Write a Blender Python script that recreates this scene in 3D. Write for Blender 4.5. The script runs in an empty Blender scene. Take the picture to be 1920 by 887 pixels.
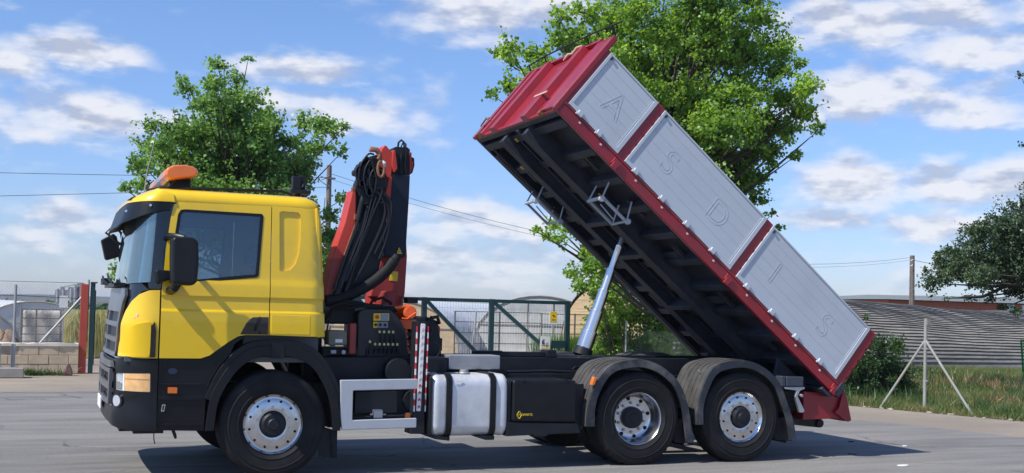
import bpy, bmesh, math, random
import numpy as np
from mathutils import Vector, Matrix
PI = math.pi
S = bpy.context.scene

# ------------------------------------------------------------------ camera
YAW, PITCH, ROLL = 0.392, 0.0292, 0.0247
fw = Vector((math.sin(YAW)*math.cos(PITCH), math.cos(YAW)*math.cos(PITCH), math.sin(PITCH)))
rt = Vector((math.cos(YAW), -math.sin(YAW), 0)); up = rt.cross(fw)
r2 = math.cos(ROLL)*rt + math.sin(ROLL)*up
u2 = -math.sin(ROLL)*rt + math.cos(ROLL)*up
cam = bpy.data.objects.new('camera', bpy.data.cameras.new('camera'))
S.collection.objects.link(cam)
cam.matrix_world = Matrix(((r2.x, u2.x, -fw.x, -2.186), (r2.y, u2.y, -fw.y, -11.3025), (r2.z, u2.z, -fw.z, 1.70), (0, 0, 0, 1)))
cam.data.sensor_width = 36; cam.data.lens = 2152.77/1920*36
cam.data.shift_y = 73.66/1920
cam.data.clip_start = 0.1; cam.data.clip_end = 6000
S.camera = cam

# ------------------------------------------------------------------ light
SUN_EL, SUN_AZ = math.radians(50), math.radians(15)      # light travels towards +x, a little towards +y
L = bpy.data.objects.new('sun', bpy.data.lights.new('sun', 'SUN'))
L.data.energy = 4.2; L.data.angle = math.radians(0.5); L.data.color = (1.0, 0.95, 0.87)
sd = Vector((math.cos(SUN_EL)*math.cos(SUN_AZ), math.cos(SUN_EL)*math.sin(SUN_AZ), -math.sin(SUN_EL)))
L.rotation_euler = sd.to_track_quat('-Z', 'Y').to_euler()
S.collection.objects.link(L)
S.view_settings.view_transform = 'Standard'; S.view_settings.look = 'None'
S.view_settings.gamma = 1; S.view_settings.use_curve_mapping = False
S.view_settings.exposure = 0.45

W = bpy.data.worlds.new("World"); S.world = W; W.use_nodes = True
nt = W.node_tree; N = nt.nodes; K = nt.links
for n in list(N): N.remove(n)
def nd(t, **kw):
    n = N.new(t)
    for k, v in kw.items(): setattr(n, k, v)
    return n
def mth(op, a, b=None, c=None, clamp=False):
    n = nd('ShaderNodeMath', operation=op); n.use_clamp = clamp
    for i, v in enumerate((a, b, c)):
        if v is None: continue
        if isinstance(v, (int, float)): n.inputs[i].default_value = v
        else: K.new(v, n.inputs[i])
    return n.outputs[0]
sky = nd('ShaderNodeTexSky', sky_type='NISHITA', sun_disc=False)
sky.sun_elevation = SUN_EL; sky.sun_rotation = math.atan2(-sd.x, -sd.y)
sky.air_density = 1.15; sky.dust_density = 0.25; sky.ozone_density = 1.6; sky.altitude = 300
tc = nd('ShaderNodeTexCoord'); sp = nd('ShaderNodeSeparateXYZ'); K.new(tc.outputs['Generated'], sp.inputs[0])
X, Y, Z = sp.outputs
az = mth('MULTIPLY', mth('ARCTAN2', X, Y), 180/PI)
hyp = mth('SQRT', mth('ADD', mth('MULTIPLY', X, X), mth('MULTIPLY', Y, Y)))
el = mth('MULTIPLY', mth('ARCTAN2', Z, hyp), 180/PI)
cv = nd('ShaderNodeCombineXYZ'); K.new(az, cv.inputs[0]); K.new(el, cv.inputs[1])
def noise(scale, detail, rough, stretch=(1, 1, 1), off=0.0, up=0.0):
    m = nd('ShaderNodeMapping'); m.inputs['Scale'].default_value = stretch; m.inputs['Location'].default_value = (off, off+up, off)
    K.new(cv.outputs[0], m.inputs[0])
    n = nd('ShaderNodeTexNoise'); n.inputs['Scale'].default_value = scale; n.inputs['Detail'].default_value = detail
    n.inputs['Roughness'].default_value = rough
    K.new(m.outputs[0], n.inputs['Vector']); return n.outputs['Fac']
nz1 = noise(0.55, 6, 0.50, (0.55, 1.15, 1))
nz1b = noise(0.55, 6, 0.50, (0.55, 1.15, 1), 0.0, 0.62)
nz2 = noise(1.6, 5, 0.6, (0.35, 1.6, 1), 7.3)
warp = mth('MULTIPLY', mth('SUBTRACT', nz2, 0.5), 1.4)
CLOUDS = [(1.84, 11.42, 2.98, 0.63, 1), (-1.13, 10.71, 1.36, 0.66, 0.8), (1.59, 8.55, 4.56, 0.98, 0.9), (-0.46, 7.77, 1.84, 0.72, 0.7), (5.18, 8.57, 1.47, 0.75, 0.7), (12.15, 11.31, 3.27, 0.61, 0.85), (13.77, 9.61, 3.42, 0.87, 0.85), (10.14, 9.79, 1.54, 0.76, 0.8), (20.53, 14.5, 3.75, 1.26, 0.85), (24.27, 14.72, 2.41, 0.88, 0.8), (41.27, 13.88, 5.33, 1.15, 1), (37.84, 14.29, 1.73, 1.1, 1), (44.12, 12.52, 3.17, 0.95, 0.9), (39.86, 10.76, 2.64, 1.24, 1), (43.69, 9.89, 3.62, 1.09, 0.85), (39.44, 6.51, 2.41, 0.91, 1), (42.8, 6.35, 2.08, 0.84, 1), (45.56, 6.3, 1.78, 0.97, 1), (38.0, 4.61, 1.96, 0.56, 0.8), (42.35, 4.36, 2.09, 0.7, 0.8), (45.13, 4.47, 1.35, 0.49, 0.6), (1.29, 3.71, 1.88, 0.79, 0.7), (-0.29, 2.89, 2.3, 0.61, 0.5), (19.72, 4.72, 3.46, 0.95, 0.7), (22.66, 4.26, 2.13, 0.8, 0.6), (19.51, 2.45, 5.32, 0.8, 0.5), (-1.55, 13.19, 1.35, 0.28, 0.6), (23.51, 2.42, 3.19, 0.8, 0.6), (36.42, 9.47, 1.5, 1.01, 0.7)]
dens = None
for (a0, e0, ra, re, am) in CLOUDS:
    dx = mth('MULTIPLY', mth('SUBTRACT', az, a0), 1/(ra*1.35)); dy = mth('MULTIPLY', mth('SUBTRACT', mth('ADD', el, mth('MULTIPLY', warp, 0.7)), e0), 1/(re*1.4))
    d2 = mth('ADD', mth('MULTIPLY', dx, dx), mth('MULTIPLY', dy, dy))
    g = mth('MULTIPLY', mth('POWER', 2.718, mth('MULTIPLY', d2, -1.0)), am)
    dens = g if dens is None else mth('MAXIMUM', dens, g)
# elsewhere in the sky: scattered cloud fields of the same kind
outf = mth('MULTIPLY', mth('SUBTRACT', noise(0.13, 5, 0.55, (0.5, 1.5, 1), 3.0), 0.5), 3.2)
away = mth('MAXIMUM', mth('GREATER_THAN', mth('ABSOLUTE', mth('SUBTRACT', az, 22)), 32), mth('GREATER_THAN', el, 19))
dens = mth('MAXIMUM', dens, mth('MULTIPLY', outf, away))
veil = mth('MULTIPLY', mth('SUBTRACT', 1.0, mth('DIVIDE', el, 9.0), clamp=True), 0.24)
dens = mth('ADD', dens, veil)
raw = mth('ADD', mth('MULTIPLY', dens, 1.02), mth('MULTIPLY', mth('SUBTRACT', nz1, 0.5), 1.9))
mr = nd('ShaderNodeMapRange', interpolation_type='SMOOTHSTEP'); K.new(raw, mr.inputs[0])
mr.inputs[1].default_value = 0.14; mr.inputs[2].default_value = 0.98; mr.inputs[3].default_value = 0; mr.inputs[4].default_value = 1
ccol = nd('ShaderNodeValToRGB'); ccol.color_ramp.elements[0].position = 0.3; ccol.color_ramp.elements[0].color = (3.7, 4.1, 5.2, 1)
ccol.color_ramp.elements[1].position = 0.62; ccol.color_ramp.elements[1].color = (6.6, 6.7, 7.2, 1)
K.new(mth('ADD', 0.52, mth('ADD', mth('MULTIPLY', mth('SUBTRACT', nz1, nz1b), 1.9), mth('MULTIPLY', mth('SUBTRACT', nz2, 0.5), 0.5))), ccol.inputs[0])
tint = nd('ShaderNodeMix', data_type='RGBA', blend_type='MULTIPLY'); tint.inputs[0].default_value = 1; K.new(sky.outputs[0], tint.inputs[6]); lo = nd('ShaderNodeMix', data_type='RGBA'); K.new(mth('DIVIDE', el, 13.0, clamp=True), lo.inputs[0]); lo.inputs[6].default_value = (0.58, 0.70, 1.14, 1); lo.inputs[7].default_value = (0.74, 0.90, 1.22, 1); K.new(lo.outputs[2], tint.inputs[7])
mx = nd('ShaderNodeMix', data_type='RGBA'); K.new(mth('MULTIPLY', mr.outputs[0], 0.93), mx.inputs[0]); K.new(tint.outputs[2], mx.inputs[6]); K.new(ccol.outputs[0], mx.inputs[7])
bg = nd('ShaderNodeBackground'); bg.inputs[1].default_value = 0.097; K.new(mx.outputs[2], bg.inputs[0])
wo = nd('ShaderNodeOutputWorld'); K.new(bg.outputs[0], wo.inputs[0])

# ------------------------------------------------------------------ materials
MATS = {}
def mat(name, col, rough=0.6, metal=0.0, var=0.0, vscale=3.0, bump=0.0, bscale=60.0, coat=0.0, dirt=None, dirt_amt=0.0, dscale=2.5, spec=0.5, stretch=(1, 1, 1)):
    if name in MATS: return MATS[name]
    m = bpy.data.materials.new(name); m.use_nodes = True; t = m.node_tree; b = t.nodes['Principled BSDF']
    b.inputs['Base Color'].default_value = (*col, 1); b.inputs['Roughness'].default_value = rough; b.inputs['Metallic'].default_value = metal
    b.inputs['Coat Weight'].default_value = coat; b.inputs['Coat Roughness'].default_value = 0.06
    b.inputs['Specular IOR Level'].default_value = spec
    tcn = t.nodes.new('ShaderNodeTexCoord'); mp = t.nodes.new('ShaderNodeMapping'); mp.inputs['Scale'].default_value = stretch
    t.links.new(tcn.outputs['Object'], mp.inputs[0])
    out = None
    if var:
        n = t.nodes.new('ShaderNodeTexNoise'); n.inputs['Scale'].default_value = vscale; n.inputs['Detail'].default_value = 6; n.inputs['Roughness'].default_value = 0.65
        t.links.new(mp.outputs[0], n.inputs['Vector'])
        r = t.nodes.new('ShaderNodeValToRGB'); r.color_ramp.elements[0].position = 0.3; r.color_ramp.elements[1].position = 0.7
        r.color_ramp.elements[0].color = (*[c*(1-var) for c in col], 1); r.color_ramp.elements[1].color = (*[min(1, c*(1+var)) for c in col], 1)
        t.links.new(n.outputs['Fac'], r.inputs[0]); out = r.outputs[0]
    if dirt:
        n = t.nodes.new('ShaderNodeTexNoise'); n.inputs['Scale'].default_value = dscale; n.inputs['Detail'].default_value = 8; n.inputs['Roughness'].default_value = 0.7
        t.links.new(mp.outputs[0], n.inputs['Vector'])
        r = t.nodes.new('ShaderNodeMapRange'); r.inputs[1].default_value = 0.5; r.inputs[2].default_value = 0.75; r.inputs[4].default_value = dirt_amt
        t.links.new(n.outputs['Fac'], r.inputs[0])
        x = t.nodes.new('ShaderNodeMix'); x.data_type = 'RGBA'; t.links.new(r.outputs[0], x.inputs[0]); x.inputs[6].default_value = (*col, 1); x.inputs[7].default_value = (*dirt, 1)
        if out: t.links.new(out, x.inputs[6])
        out = x.outputs[2]
    if out: t.links.new(out, b.inputs['Base Color'])
    if bump:
        n = t.nodes.new('ShaderNodeTexNoise'); n.inputs['Scale'].default_value = bscale; n.inputs['Detail'].default_value = 5
        t.links.new(mp.outputs[0], n.inputs['Vector'])
        bp = t.nodes.new('ShaderNodeBump'); bp.inputs['Strength'].default_value = bump; bp.inputs['Distance'].default_value = 0.01
        t.links.new(n.outputs['Fac'], bp.inputs['Height']); t.links.new(bp.outputs[0], b.inputs['Normal'])
    MATS[name] = m; return m
def glassmat(name, tint, refl=0.06, op=0.0, opcol=(0.02, 0.03, 0.035)):
    m = bpy.data.materials.new(name); m.use_nodes = True; t = m.node_tree
    for n in list(t.nodes): t.nodes.remove(n)
    o = t.nodes.new('ShaderNodeOutputMaterial'); tr = t.nodes.new('ShaderNodeBsdfTransparent'); tr.inputs[0].default_value = (*tint, 1)
    gl = t.nodes.new('ShaderNodeBsdfGlossy'); gl.inputs['Roughness'].default_value = 0.02; gl.inputs[0].default_value = (0.95, 1, 1, 1)
    fr = t.nodes.new('ShaderNodeFresnel'); fr.inputs[0].default_value = 1.55
    ad = t.nodes.new('ShaderNodeMath'); ad.operation = 'ADD'; ad.inputs[1].default_value = refl; ad.use_clamp = True; t.links.new(fr.outputs[0], ad.inputs[0])
    df = t.nodes.new('ShaderNodeBsdfDiffuse'); df.inputs[0].default_value = (*opcol, 1)
    m1 = t.nodes.new('ShaderNodeMixShader'); m1.inputs[0].default_value = op; t.links.new(tr.outputs[0], m1.inputs[1]); t.links.new(df.outputs[0], m1.inputs[2])
    m2 = t.nodes.new('ShaderNodeMixShader'); t.links.new(ad.outputs[0], m2.inputs[0]); t.links.new(m1.outputs[0], m2.inputs[1]); t.links.new(gl.outputs[0], m2.inputs[2])
    t.links.new(m2.outputs[0], o.inputs[0]); MATS[name] = m; return m
def leafmat(name, c1, c2, c3, trans=0.35):
    m = bpy.data.materials.new(name); m.use_nodes = True; t = m.node_tree
    for n in list(t.nodes): t.nodes.remove(n)
    o = t.nodes.new('ShaderNodeOutputMaterial')
    g = t.nodes.new('ShaderNodeNewGeometry'); tcn = t.nodes.new('ShaderNodeTexCoord')
    n = t.nodes.new('ShaderNodeTexNoise'); n.inputs['Scale'].default_value = 0.9; n.inputs['Detail'].default_value = 2; t.links.new(tcn.outputs['Object'], n.inputs['Vector'])
    a = t.nodes.new('ShaderNodeMath'); a.operation = 'MULTIPLY_ADD'; a.inputs[1].default_value = 0.45; t.links.new(g.outputs['Random Per Island'], a.inputs[0]); 
    b = t.nodes.new('ShaderNodeMath'); b.operation = 'MULTIPLY_ADD'; b.inputs[1].default_value = 1.6; b.inputs[2].default_value = -0.53; t.links.new(n.outputs['Fac'], b.inputs[0]); t.links.new(b.outputs[0], a.inputs[2])
    r = t.nodes.new('ShaderNodeValToRGB'); e = r.color_ramp.elements; e[0].position = 0.1; e[0].color = (*c1, 1); e[1].position = 0.95; e[1].color = (*c3, 1)
    q = e.new(0.5); q.color = (*c2, 1); t.links.new(a.outputs[0], r.inputs[0])
    p = t.nodes.new('ShaderNodeBsdfPrincipled'); p.inputs['Roughness'].default_value = 0.38; p.inputs['Specular IOR Level'].default_value = 0.45; t.links.new(r.outputs[0], p.inputs['Base Color'])
    tl = t.nodes.new('ShaderNodeBsdfTranslucent'); hs = t.nodes.new('ShaderNodeHueSaturation'); hs.inputs['Hue'].default_value = 0.475; hs.inputs['Saturation'].default_value = 1.15; hs.inputs['Value'].default_value = 2.0
    t.links.new(r.outputs[0], hs.inputs['Color']); t.links.new(hs.outputs[0], tl.inputs[0])
    mxs = t.nodes.new('ShaderNodeMixShader'); mxs.inputs[0].default_value = trans; t.links.new(p.outputs[0], mxs.inputs[1]); t.links.new(tl.outputs[0], mxs.inputs[2]); t.links.new(mxs.outputs[0], o.inputs[0])
    MATS[name] = m; return m

YEL = mat('yellow_paint', (0.84, 0.54, 0.005), 0.32, coat=0.7, var=0.03, vscale=1.2, dirt=(0.30, 0.22, 0.08), dirt_amt=0.22, dscale=2.2, bump=0.01, bscale=4)
BLKP = mat('black_plastic', (0.007, 0.008, 0.010), 0.38, var=0.4, vscale=4, bump=0.05, bscale=200, dirt=(0.03, 0.028, 0.026), dirt_amt=0.25, spec=0.32)
BLKG = mat('black_gloss', (0.006, 0.006, 0.008), 0.12, coat=0.6)
GRIL = mat('grille_grey', (0.16, 0.17, 0.19), 0.3, metal=0.5, var=0.2)
RUB = mat('rubber', (0.010, 0.0105, 0.012), 0.72, var=0.45, vscale=5, bump=0.08, bscale=60, dirt=(0.05, 0.045, 0.04), dirt_amt=0.35, dscale=4, spec=0.3)
ALU = mat('polished_aluminium', (0.62, 0.63, 0.65), 0.24, metal=1.0, var=0.12, vscale=6, dirt=(0.25, 0.23, 0.21), dirt_amt=0.4)
ALUD = mat('dull_aluminium', (0.50, 0.51, 0.53), 0.42, metal=0.85, var=0.15, vscale=5, dirt=(0.22, 0.20, 0.18), dirt_amt=0.45, bump=0.05, bscale=10)
DARKM = mat('dark_steel', (0.009, 0.011, 0.016), 0.5, spec=0.35, var=0.45, vscale=4, dirt=(0.04, 0.035, 0.03), dirt_amt=0.3, dscale=3, bump=0.08, bscale=40)
UNDER = mat('under_steel', (0.022, 0.028, 0.042), 0.6, var=0.5, vscale=3, dirt=(0.08, 0.075, 0.07), dirt_amt=0.5, dscale=2.5, bump=0.1, bscale=30)
GREYM = mat('grey_steel', (0.30, 0.31, 0.33), 0.45, metal=0.3, var=0.2, dirt=(0.1, 0.09, 0.08), dirt_amt=0.4)
LGREY = mat('light_grey_paint', (0.42, 0.45, 0.49), 0.45, var=0.06, vscale=2, dirt=(0.20, 0.20, 0.20), dirt_amt=0.25, dscale=3)
GATE = mat('gate_paint', (0.50, 0.54, 0.585), 0.42, var=0.04, vscale=.8, dirt=(0.30, 0.32, 0.35), dirt_amt=0.3, dscale=.9)
GLINE = mat('gate_line', (0.445, 0.485, 0.53), 0.45)
REDB = mat('bed_red', (0.27, 0.011, 0.020), 0.38, coat=0.25, var=0.15, vscale=2, dirt=(0.11, 0.03, 0.03), dirt_amt=0.6, dscale=3, bump=0.05, bscale=10)
REDC = mat('crane_red', (0.52, 0.045, 0.025), 0.45, var=0.12, vscale=2, dirt=(0.20, 0.03, 0.02), dirt_amt=0.5, dscale=4)
REDD = mat('crane_dark_red', (0.28, 0.035, 0.03), 0.5, var=0.2, vscale=3)
ORNG = mat('orange_paint', (0.80, 0.13, 0.025), 0.4, var=0.1, vscale=5)
AMBER = mat('amber_plastic', (0.75, 0.17, 0.02), 0.2, coat=0.5, var=0.1, vscale=8)
AMBL = mat('amber_lens', (0.80, 0.47, 0.20), 0.2, coat=0.6, var=0.2, vscale=12)
CLEAR = mat('clear_lens', (0.55, 0.58, 0.60), 0.12, coat=1.0, metal=0.3, var=0.3, vscale=14)
WHITE = mat('white_paint', (0.78, 0.78, 0.78), 0.5, var=0.04)
CHROME = mat('chrome', (0.78, 0.76, 0.73), 0.24, metal=1.0, var=0.06, vscale=5)
YLAB = mat('yellow_label', (0.80, 0.55, 0.03), 0.5)
GLAB = mat('grey_label', (0.25, 0.27, 0.31), 0.5, var=0.3, vscale=60)
RLAB = mat('red_reflector', (0.62, 0.03, 0.05), 0.4)
PINK = mat('faded_reflector', (0.75, 0.52, 0.54), 0.4)
RUST = mat('rust_brown', (0.23, 0.11, 0.06), 0.75, metal=0.2, var=0.4, vscale=20)
RUSTY = mat('yellow_rust', (0.50, 0.27, 0.05), 0.7, var=0.4, vscale=20)
GALV = mat('galvanised', (0.36, 0.37, 0.37), 0.5, metal=0.5, var=0.15)
GREENP = mat('green_paint', (0.010, 0.045, 0.052), 0.4, var=0.15)
REDPOST = mat('red_oxide', (0.42, 0.065, 0.04), 0.55, var=0.1)
GLASS = glassmat('side_glass', (0.62, 0.70, 0.75), 0.05, 0.08, (0.05, 0.09, 0.15))
WGLASS = glassmat('windscreen_glass', (0.50, 0.64, 0.63), 0.13, 0.22, (0.24, 0.36, 0.36))
SEAT = mat('seat_cloth', (0.05, 0.055, 0.065), 0.9, var=0.2)
INT = mat('interior_grey', (0.10, 0.11, 0.12), 0.8)

# ------------------------------------------------------------------ object helpers
def link(o): S.collection.objects.link(o); return o
def empty(name, loc, label, cat, group=None):
    o = link(bpy.data.objects.new(name, None)); o.location = loc; o['label'] = label; o['category'] = cat
    o.empty_display_size = 0.3
    if group: o['group'] = group
    return o
def tag(o, label=None, cat=None, group=None, kind=None):
    if label: o['label'] = label
    if cat: o['category'] = cat
    if group: o['group'] = group
    if kind: o['kind'] = kind
    return o
def worldloc(o):
    v = Vector((0, 0, 0))
    while o is not None: v += Vector(o.location); o = o.parent
    return v
class MB:
    def __init__(s, M=None): s.v = []; s.f = []; s.m = []; s.M = M
    def add(s, vs, fs, mi=0):
        b = len(s.v)
        if s.M is not None: vs = [tuple(s.M @ Vector(p)) for p in vs]
        s.v += [tuple(p) for p in vs]; s.f += [tuple(i+b for i in f) for f in fs]; s.m += [mi]*len(fs); return s
    def box(s, x0, x1, y0, y1, z0, z1, mi=0, taper=None):
        v = [(x, y, z) for x in (x0, x1) for y in (y0, y1) for z in (z0, z1)]
        return s.add(v, [(0, 1, 3, 2), (4, 6, 7, 5), (0, 4, 5, 1), (2, 3, 7, 6), (0, 2, 6, 4), (1, 5, 7, 3)], mi)
    def prism(s, pts, y0, y1, mi=0, axis='y'):
        n = len(pts)
        def P(a, b, c): return (a, c, b) if axis == 'y' else ((c, a, b) if axis == 'x' else (a, b, c))
        v = [P(a, b, y0) for a, b in pts]+[P(a, b, y1) for a, b in pts]
        f = [tuple(range(n)), tuple(range(2*n-1, n-1, -1))]+[(i, i+n, (i+1) % n+n, (i+1) % n) for i in range(n)]
        return s.add(v, f, mi)
    def tube(s, pts, r, n=8, mi=0, closed=False):
        pts = [Vector(p) for p in pts]; R = r if isinstance(r, (list, tuple)) else [r]*len(pts)
        vs = []; fs = []; k = len(pts); prev = None
        for i, p in enumerate(pts):
            if closed: d = pts[(i+1) % k]-pts[i-1]
            else: d = (pts[min(i+1, k-1)]-pts[max(i-1, 0)])
            d.normalize()
            a = prev-d*prev.dot(d) if prev is not None else d.orthogonal()
            if a.length < 1e-6: a = d.orthogonal()
            a.normalize(); prev = a; b = d.cross(a)
            for j in range(n):
                t = 2*PI*j/n; vs.append(p+(a*math.cos(t)+b*math.sin(t))*R[i])
        for i in range(k if closed else k-1):
            for j in range(n):
                i2 = (i+1) % k
                fs.append((i*n+j, i*n+(j+1) % n, i2*n+(j+1) % n, i2*n+j))
        if not closed: fs += [tuple(range(n-1, -1, -1)), tuple(range((k-1)*n, k*n))]
        return s.add(vs, fs, mi)
    def lathe(s, prof, c, n=48, axis='y', mi=0, mod=None, close=False):
        vs = []; fs = []; k = len(prof)
        for j in range(n):
            t = 2*PI*j/n
            for i, (r, h) in enumerate(prof):
                rr = r*(mod(i, t) if mod else 1)
                a, b = rr*math.cos(t), rr*math.sin(t)
                vs.append((c[0]+a, c[1]+h, c[2]+b) if axis == 'y' else ((c[0]+a, c[1]+b, c[2]+h) if axis == 'z' else (c[0]+h, c[1]+a, c[2]+b)))
        for j in range(n):
            j2 = (j+1) % n
            for i in range(k if close else k-1): fs.append((j*k+i, j*k+(i+1) % k, j2*k+(i+1) % k, j2*k+i))
        return s.add(vs, fs, mi)
    def cyl(s, c, r, y0, y1, n=24, axis='y', mi=0):
        return s.lathe([(0, y0), (r, y0), (r, y1), (0, y1)], c, n, axis, mi)
    def build(s, name, mats, parent=None, bevel=0.0, smooth=True, seg=2, ang=35, merge=True):
        me = bpy.data.meshes.new(name); off = worldloc(parent) if parent else Vector((0, 0, 0))
        me.from_pydata([(p[0]-off.x, p[1]-off.y, p[2]-off.z) for p in s.v], [], s.f)
        for m in (mats if isinstance(mats, (list, tuple)) else [mats]): me.materials.append(m)
        me.polygons.foreach_set('material_index', s.m)
        bm = bmesh.new(); bm.from_mesh(me)
        if merge: bmesh.ops.remove_doubles(bm, verts=bm.verts, dist=1e-5)
        bmesh.ops.dissolve_degenerate(bm, dist=1e-6, edges=bm.edges)
        bmesh.ops.recalc_face_normals(bm, faces=bm.faces); bm.to_mesh(me); bm.free()
        if smooth:
            me.polygons.foreach_set('use_smooth', [True]*len(me.polygons)); me.set_sharp_from_angle(angle=math.radians(ang))
        o = link(bpy.data.objects.new(name, me))
        if parent: o.parent = parent
        if bevel:
            b = o.modifiers.new('bevel', 'BEVEL'); b.width = bevel; b.segments = seg; b.limit_method = 'ANGLE'; b.angle_limit = math.radians(40); b.harden_normals = True
        return o
def raw_mesh(name, V, F, mats, parent=None, mi=None, smooth=False):
    me = bpy.data.meshes.new(name); off = worldloc(parent) if parent else Vector((0, 0, 0))
    V = np.asarray(V, dtype=np.float32)-np.array(off, dtype=np.float32); F = np.asarray(F, dtype=np.int32)
    me.vertices.add(len(V)); me.vertices.foreach_set('co', V.ravel())
    k = F.shape[1]; me.loops.add(F.size); me.loops.foreach_set('vertex_index', F.ravel())
    me.polygons.add(len(F)); me.polygons.foreach_set('loop_start', np.arange(0, F.size, k, dtype=np.int32))
    for m in (mats if isinstance(mats, (list, tuple)) else [mats]): me.materials.append(m)
    if mi is not None: me.polygons.foreach_set('material_index', np.asarray(mi, dtype=np.int32))
    me.update(calc_edges=True); me.validate()
    if smooth: me.polygons.foreach_set('use_smooth', [True]*len(me.polygons))
    o = link(bpy.data.objects.new(name, me))
    if parent: o.parent = parent
    return o

def roundpoly(pts, r, n=4):
    out = []; k = len(pts)
    for i in range(k):
        p = Vector(pts[i]).to_2d(); a = Vector(pts[i-1]).to_2d(); b = Vector(pts[(i+1) % k]).to_2d()
        rr = r[i] if isinstance(r, (list, tuple)) else r
        da = (a-p); db = (b-p); d = min(rr, da.length*0.45, db.length*0.45)
        if d < 1e-4: out.append(tuple(p)); continue
        A = p+da.normalized()*d; B = p+db.normalized()*d
        for j in range(n+1):
            t = j/n; q = A*(1-t)**2+p*2*t*(1-t)+B*t*t; out.append((q.x, q.y))
    return out
def panel(name, outline, holes, mapf, off, thick, mats, parent, du=0.07, dz=0.06, zl=(), bevel=0.0, far=False):
    """sheet cut to an outline (with holes), laid over the surface mapf(q,z,off) and given thickness inwards"""
    cu = bpy.data.curves.new('tmp', 'CURVE'); cu.dimensions = '2D'; cu.fill_mode = 'BOTH'
    for ring in [outline]+list(holes):
        s = cu.splines.new('POLY'); s.points.add(len(ring)-1)
        for i, (a, b) in enumerate(ring): s.points[i].co = (a, b, 0, 1)
        s.use_cyclic_u = True
    o = bpy.data.objects.new('tmp', cu); link(o)
    bpy.context.view_layer.update()
    me = bpy.data.meshes.new_from_object(o.evaluated_get(bpy.context.evaluated_depsgraph_get()))
    bpy.data.objects.remove(o); bpy.data.curves.remove(cu)
    bm = bmesh.new(); bm.from_mesh(me); bmesh.ops.remove_doubles(bm, verts=bm.verts, dist=1e-5)
    a0 = min(v.co.x for v in bm.verts); a1 = max(v.co.x for v in bm.verts); b0 = min(v.co.y for v in bm.verts); b1 = max(v.co.y for v in bm.verts)
    us = [a0+i*(a1-a0)/max(1, round((a1-a0)/du)) for i in range(1, max(1, round((a1-a0)/du)))]
    zs = [b0+i*(b1-b0)/max(1, round((b1-b0)/dz)) for i in range(1, max(1, round((b1-b0)/dz)))]+[z for z in zl if b0 < z < b1]
    for u in us: bmesh.ops.bisect_plane(bm, geom=bm.verts[:]+bm.edges[:]+bm.faces[:], plane_co=(u, 0, 0), plane_no=(1, 0, 0), dist=1e-6)
    for z in zs: bmesh.ops.bisect_plane(bm, geom=bm.verts[:]+bm.edges[:]+bm.faces[:], plane_co=(0, z, 0), plane_no=(0, 1, 0), dist=1e-6)
    # drop collinear diagonals: keep quads clean
    n0 = len(bm.verts)
    base = [v for v in bm.verts]
    outer = {}; 
    pos = {v: (v.co.x, v.co.y) for v in base}
    bm.verts.ensure_lookup_table()
    for v in base:
        q, z = pos[v]; o_ = off(q, z) if callable(off) else off
        v.co = Vector(mapf(q, z, o_))
    ret = bmesh.ops.extrude_face_region(bm, geom=bm.faces[:])
    newv = [g for g in ret['geom'] if isinstance(g, bmesh.types.BMVert)]
    # the extruded copies sit at the same place; match them by position
    key = {}
    for v in base: key[(round(v.co.x, 6), round(v.co.y, 6), round(v.co.z, 6))] = pos[v]
    for v in newv:
        q, z = key[(round(v.co.x, 6), round(v.co.y, 6), round(v.co.z, 6))]; o_ = off(q, z) if callable(off) else off
        v.co = Vector(mapf(q, z, o_-thick))
    if far:
        for v in bm.verts: v.co.y = 2*CV-v.co.y
    mid_ = [f for f in bm.faces if all(abs(v.co.y-CV) < 2e-4 for v in f.verts)]
    if mid_: bmesh.ops.delete(bm, geom=mid_, context='FACES_ONLY')
    bmesh.ops.recalc_face_normals(bm, faces=bm.faces)
    o2 = worldloc(parent) if parent else Vector((0, 0, 0))
    for v in bm.verts: v.co -= o2
    me.clear_geometry(); bm.to_mesh(me); bm.free(); me.name = name
    me.materials.clear(); me.materials.append(mats)
    me.polygons.foreach_set('use_smooth', [True]*len(me.polygons)); me.set_sharp_from_angle(angle=math.radians(38))
    ob = link(bpy.data.objects.new(name, me)); ob.parent = parent
    if bevel:
        b = ob.modifiers.new('bevel', 'BEVEL'); b.width = bevel; b.segments = 2; b.limit_method = 'ANGLE'; b.angle_limit = math.radians(50); b.harden_normals = True
    return ob
def text_mesh(txt, size, M, name, m, parent, depth=0.002, outline=0.0, spacing=1.0):
    c = bpy.data.curves.new('tmp', 'FONT'); c.body = txt; c.size = size; c.align_x = 'CENTER'; c.align_y = 'CENTER'; c.space_character = spacing
    if outline: c.fill_mode = 'NONE'; c.bevel_depth = outline; c.bevel_resolution = 0
    else: c.extrude = depth
    o = bpy.data.objects.new('tmp', c); link(o); bpy.context.view_layer.update()
    me = bpy.data.meshes.new_from_object(o.evaluated_get(bpy.context.evaluated_depsgraph_get()))
    bpy.data.objects.remove(o); bpy.data.curves.remove(c)
    off = worldloc(parent) if parent else Vector((0, 0, 0))
    me.transform(Matrix.Translation(-off) @ M); me.materials.clear(); me.materials.append(m); me.name = name
    ob = link(bpy.data.objects.new(name, me)); ob.parent = parent; return ob
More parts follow.
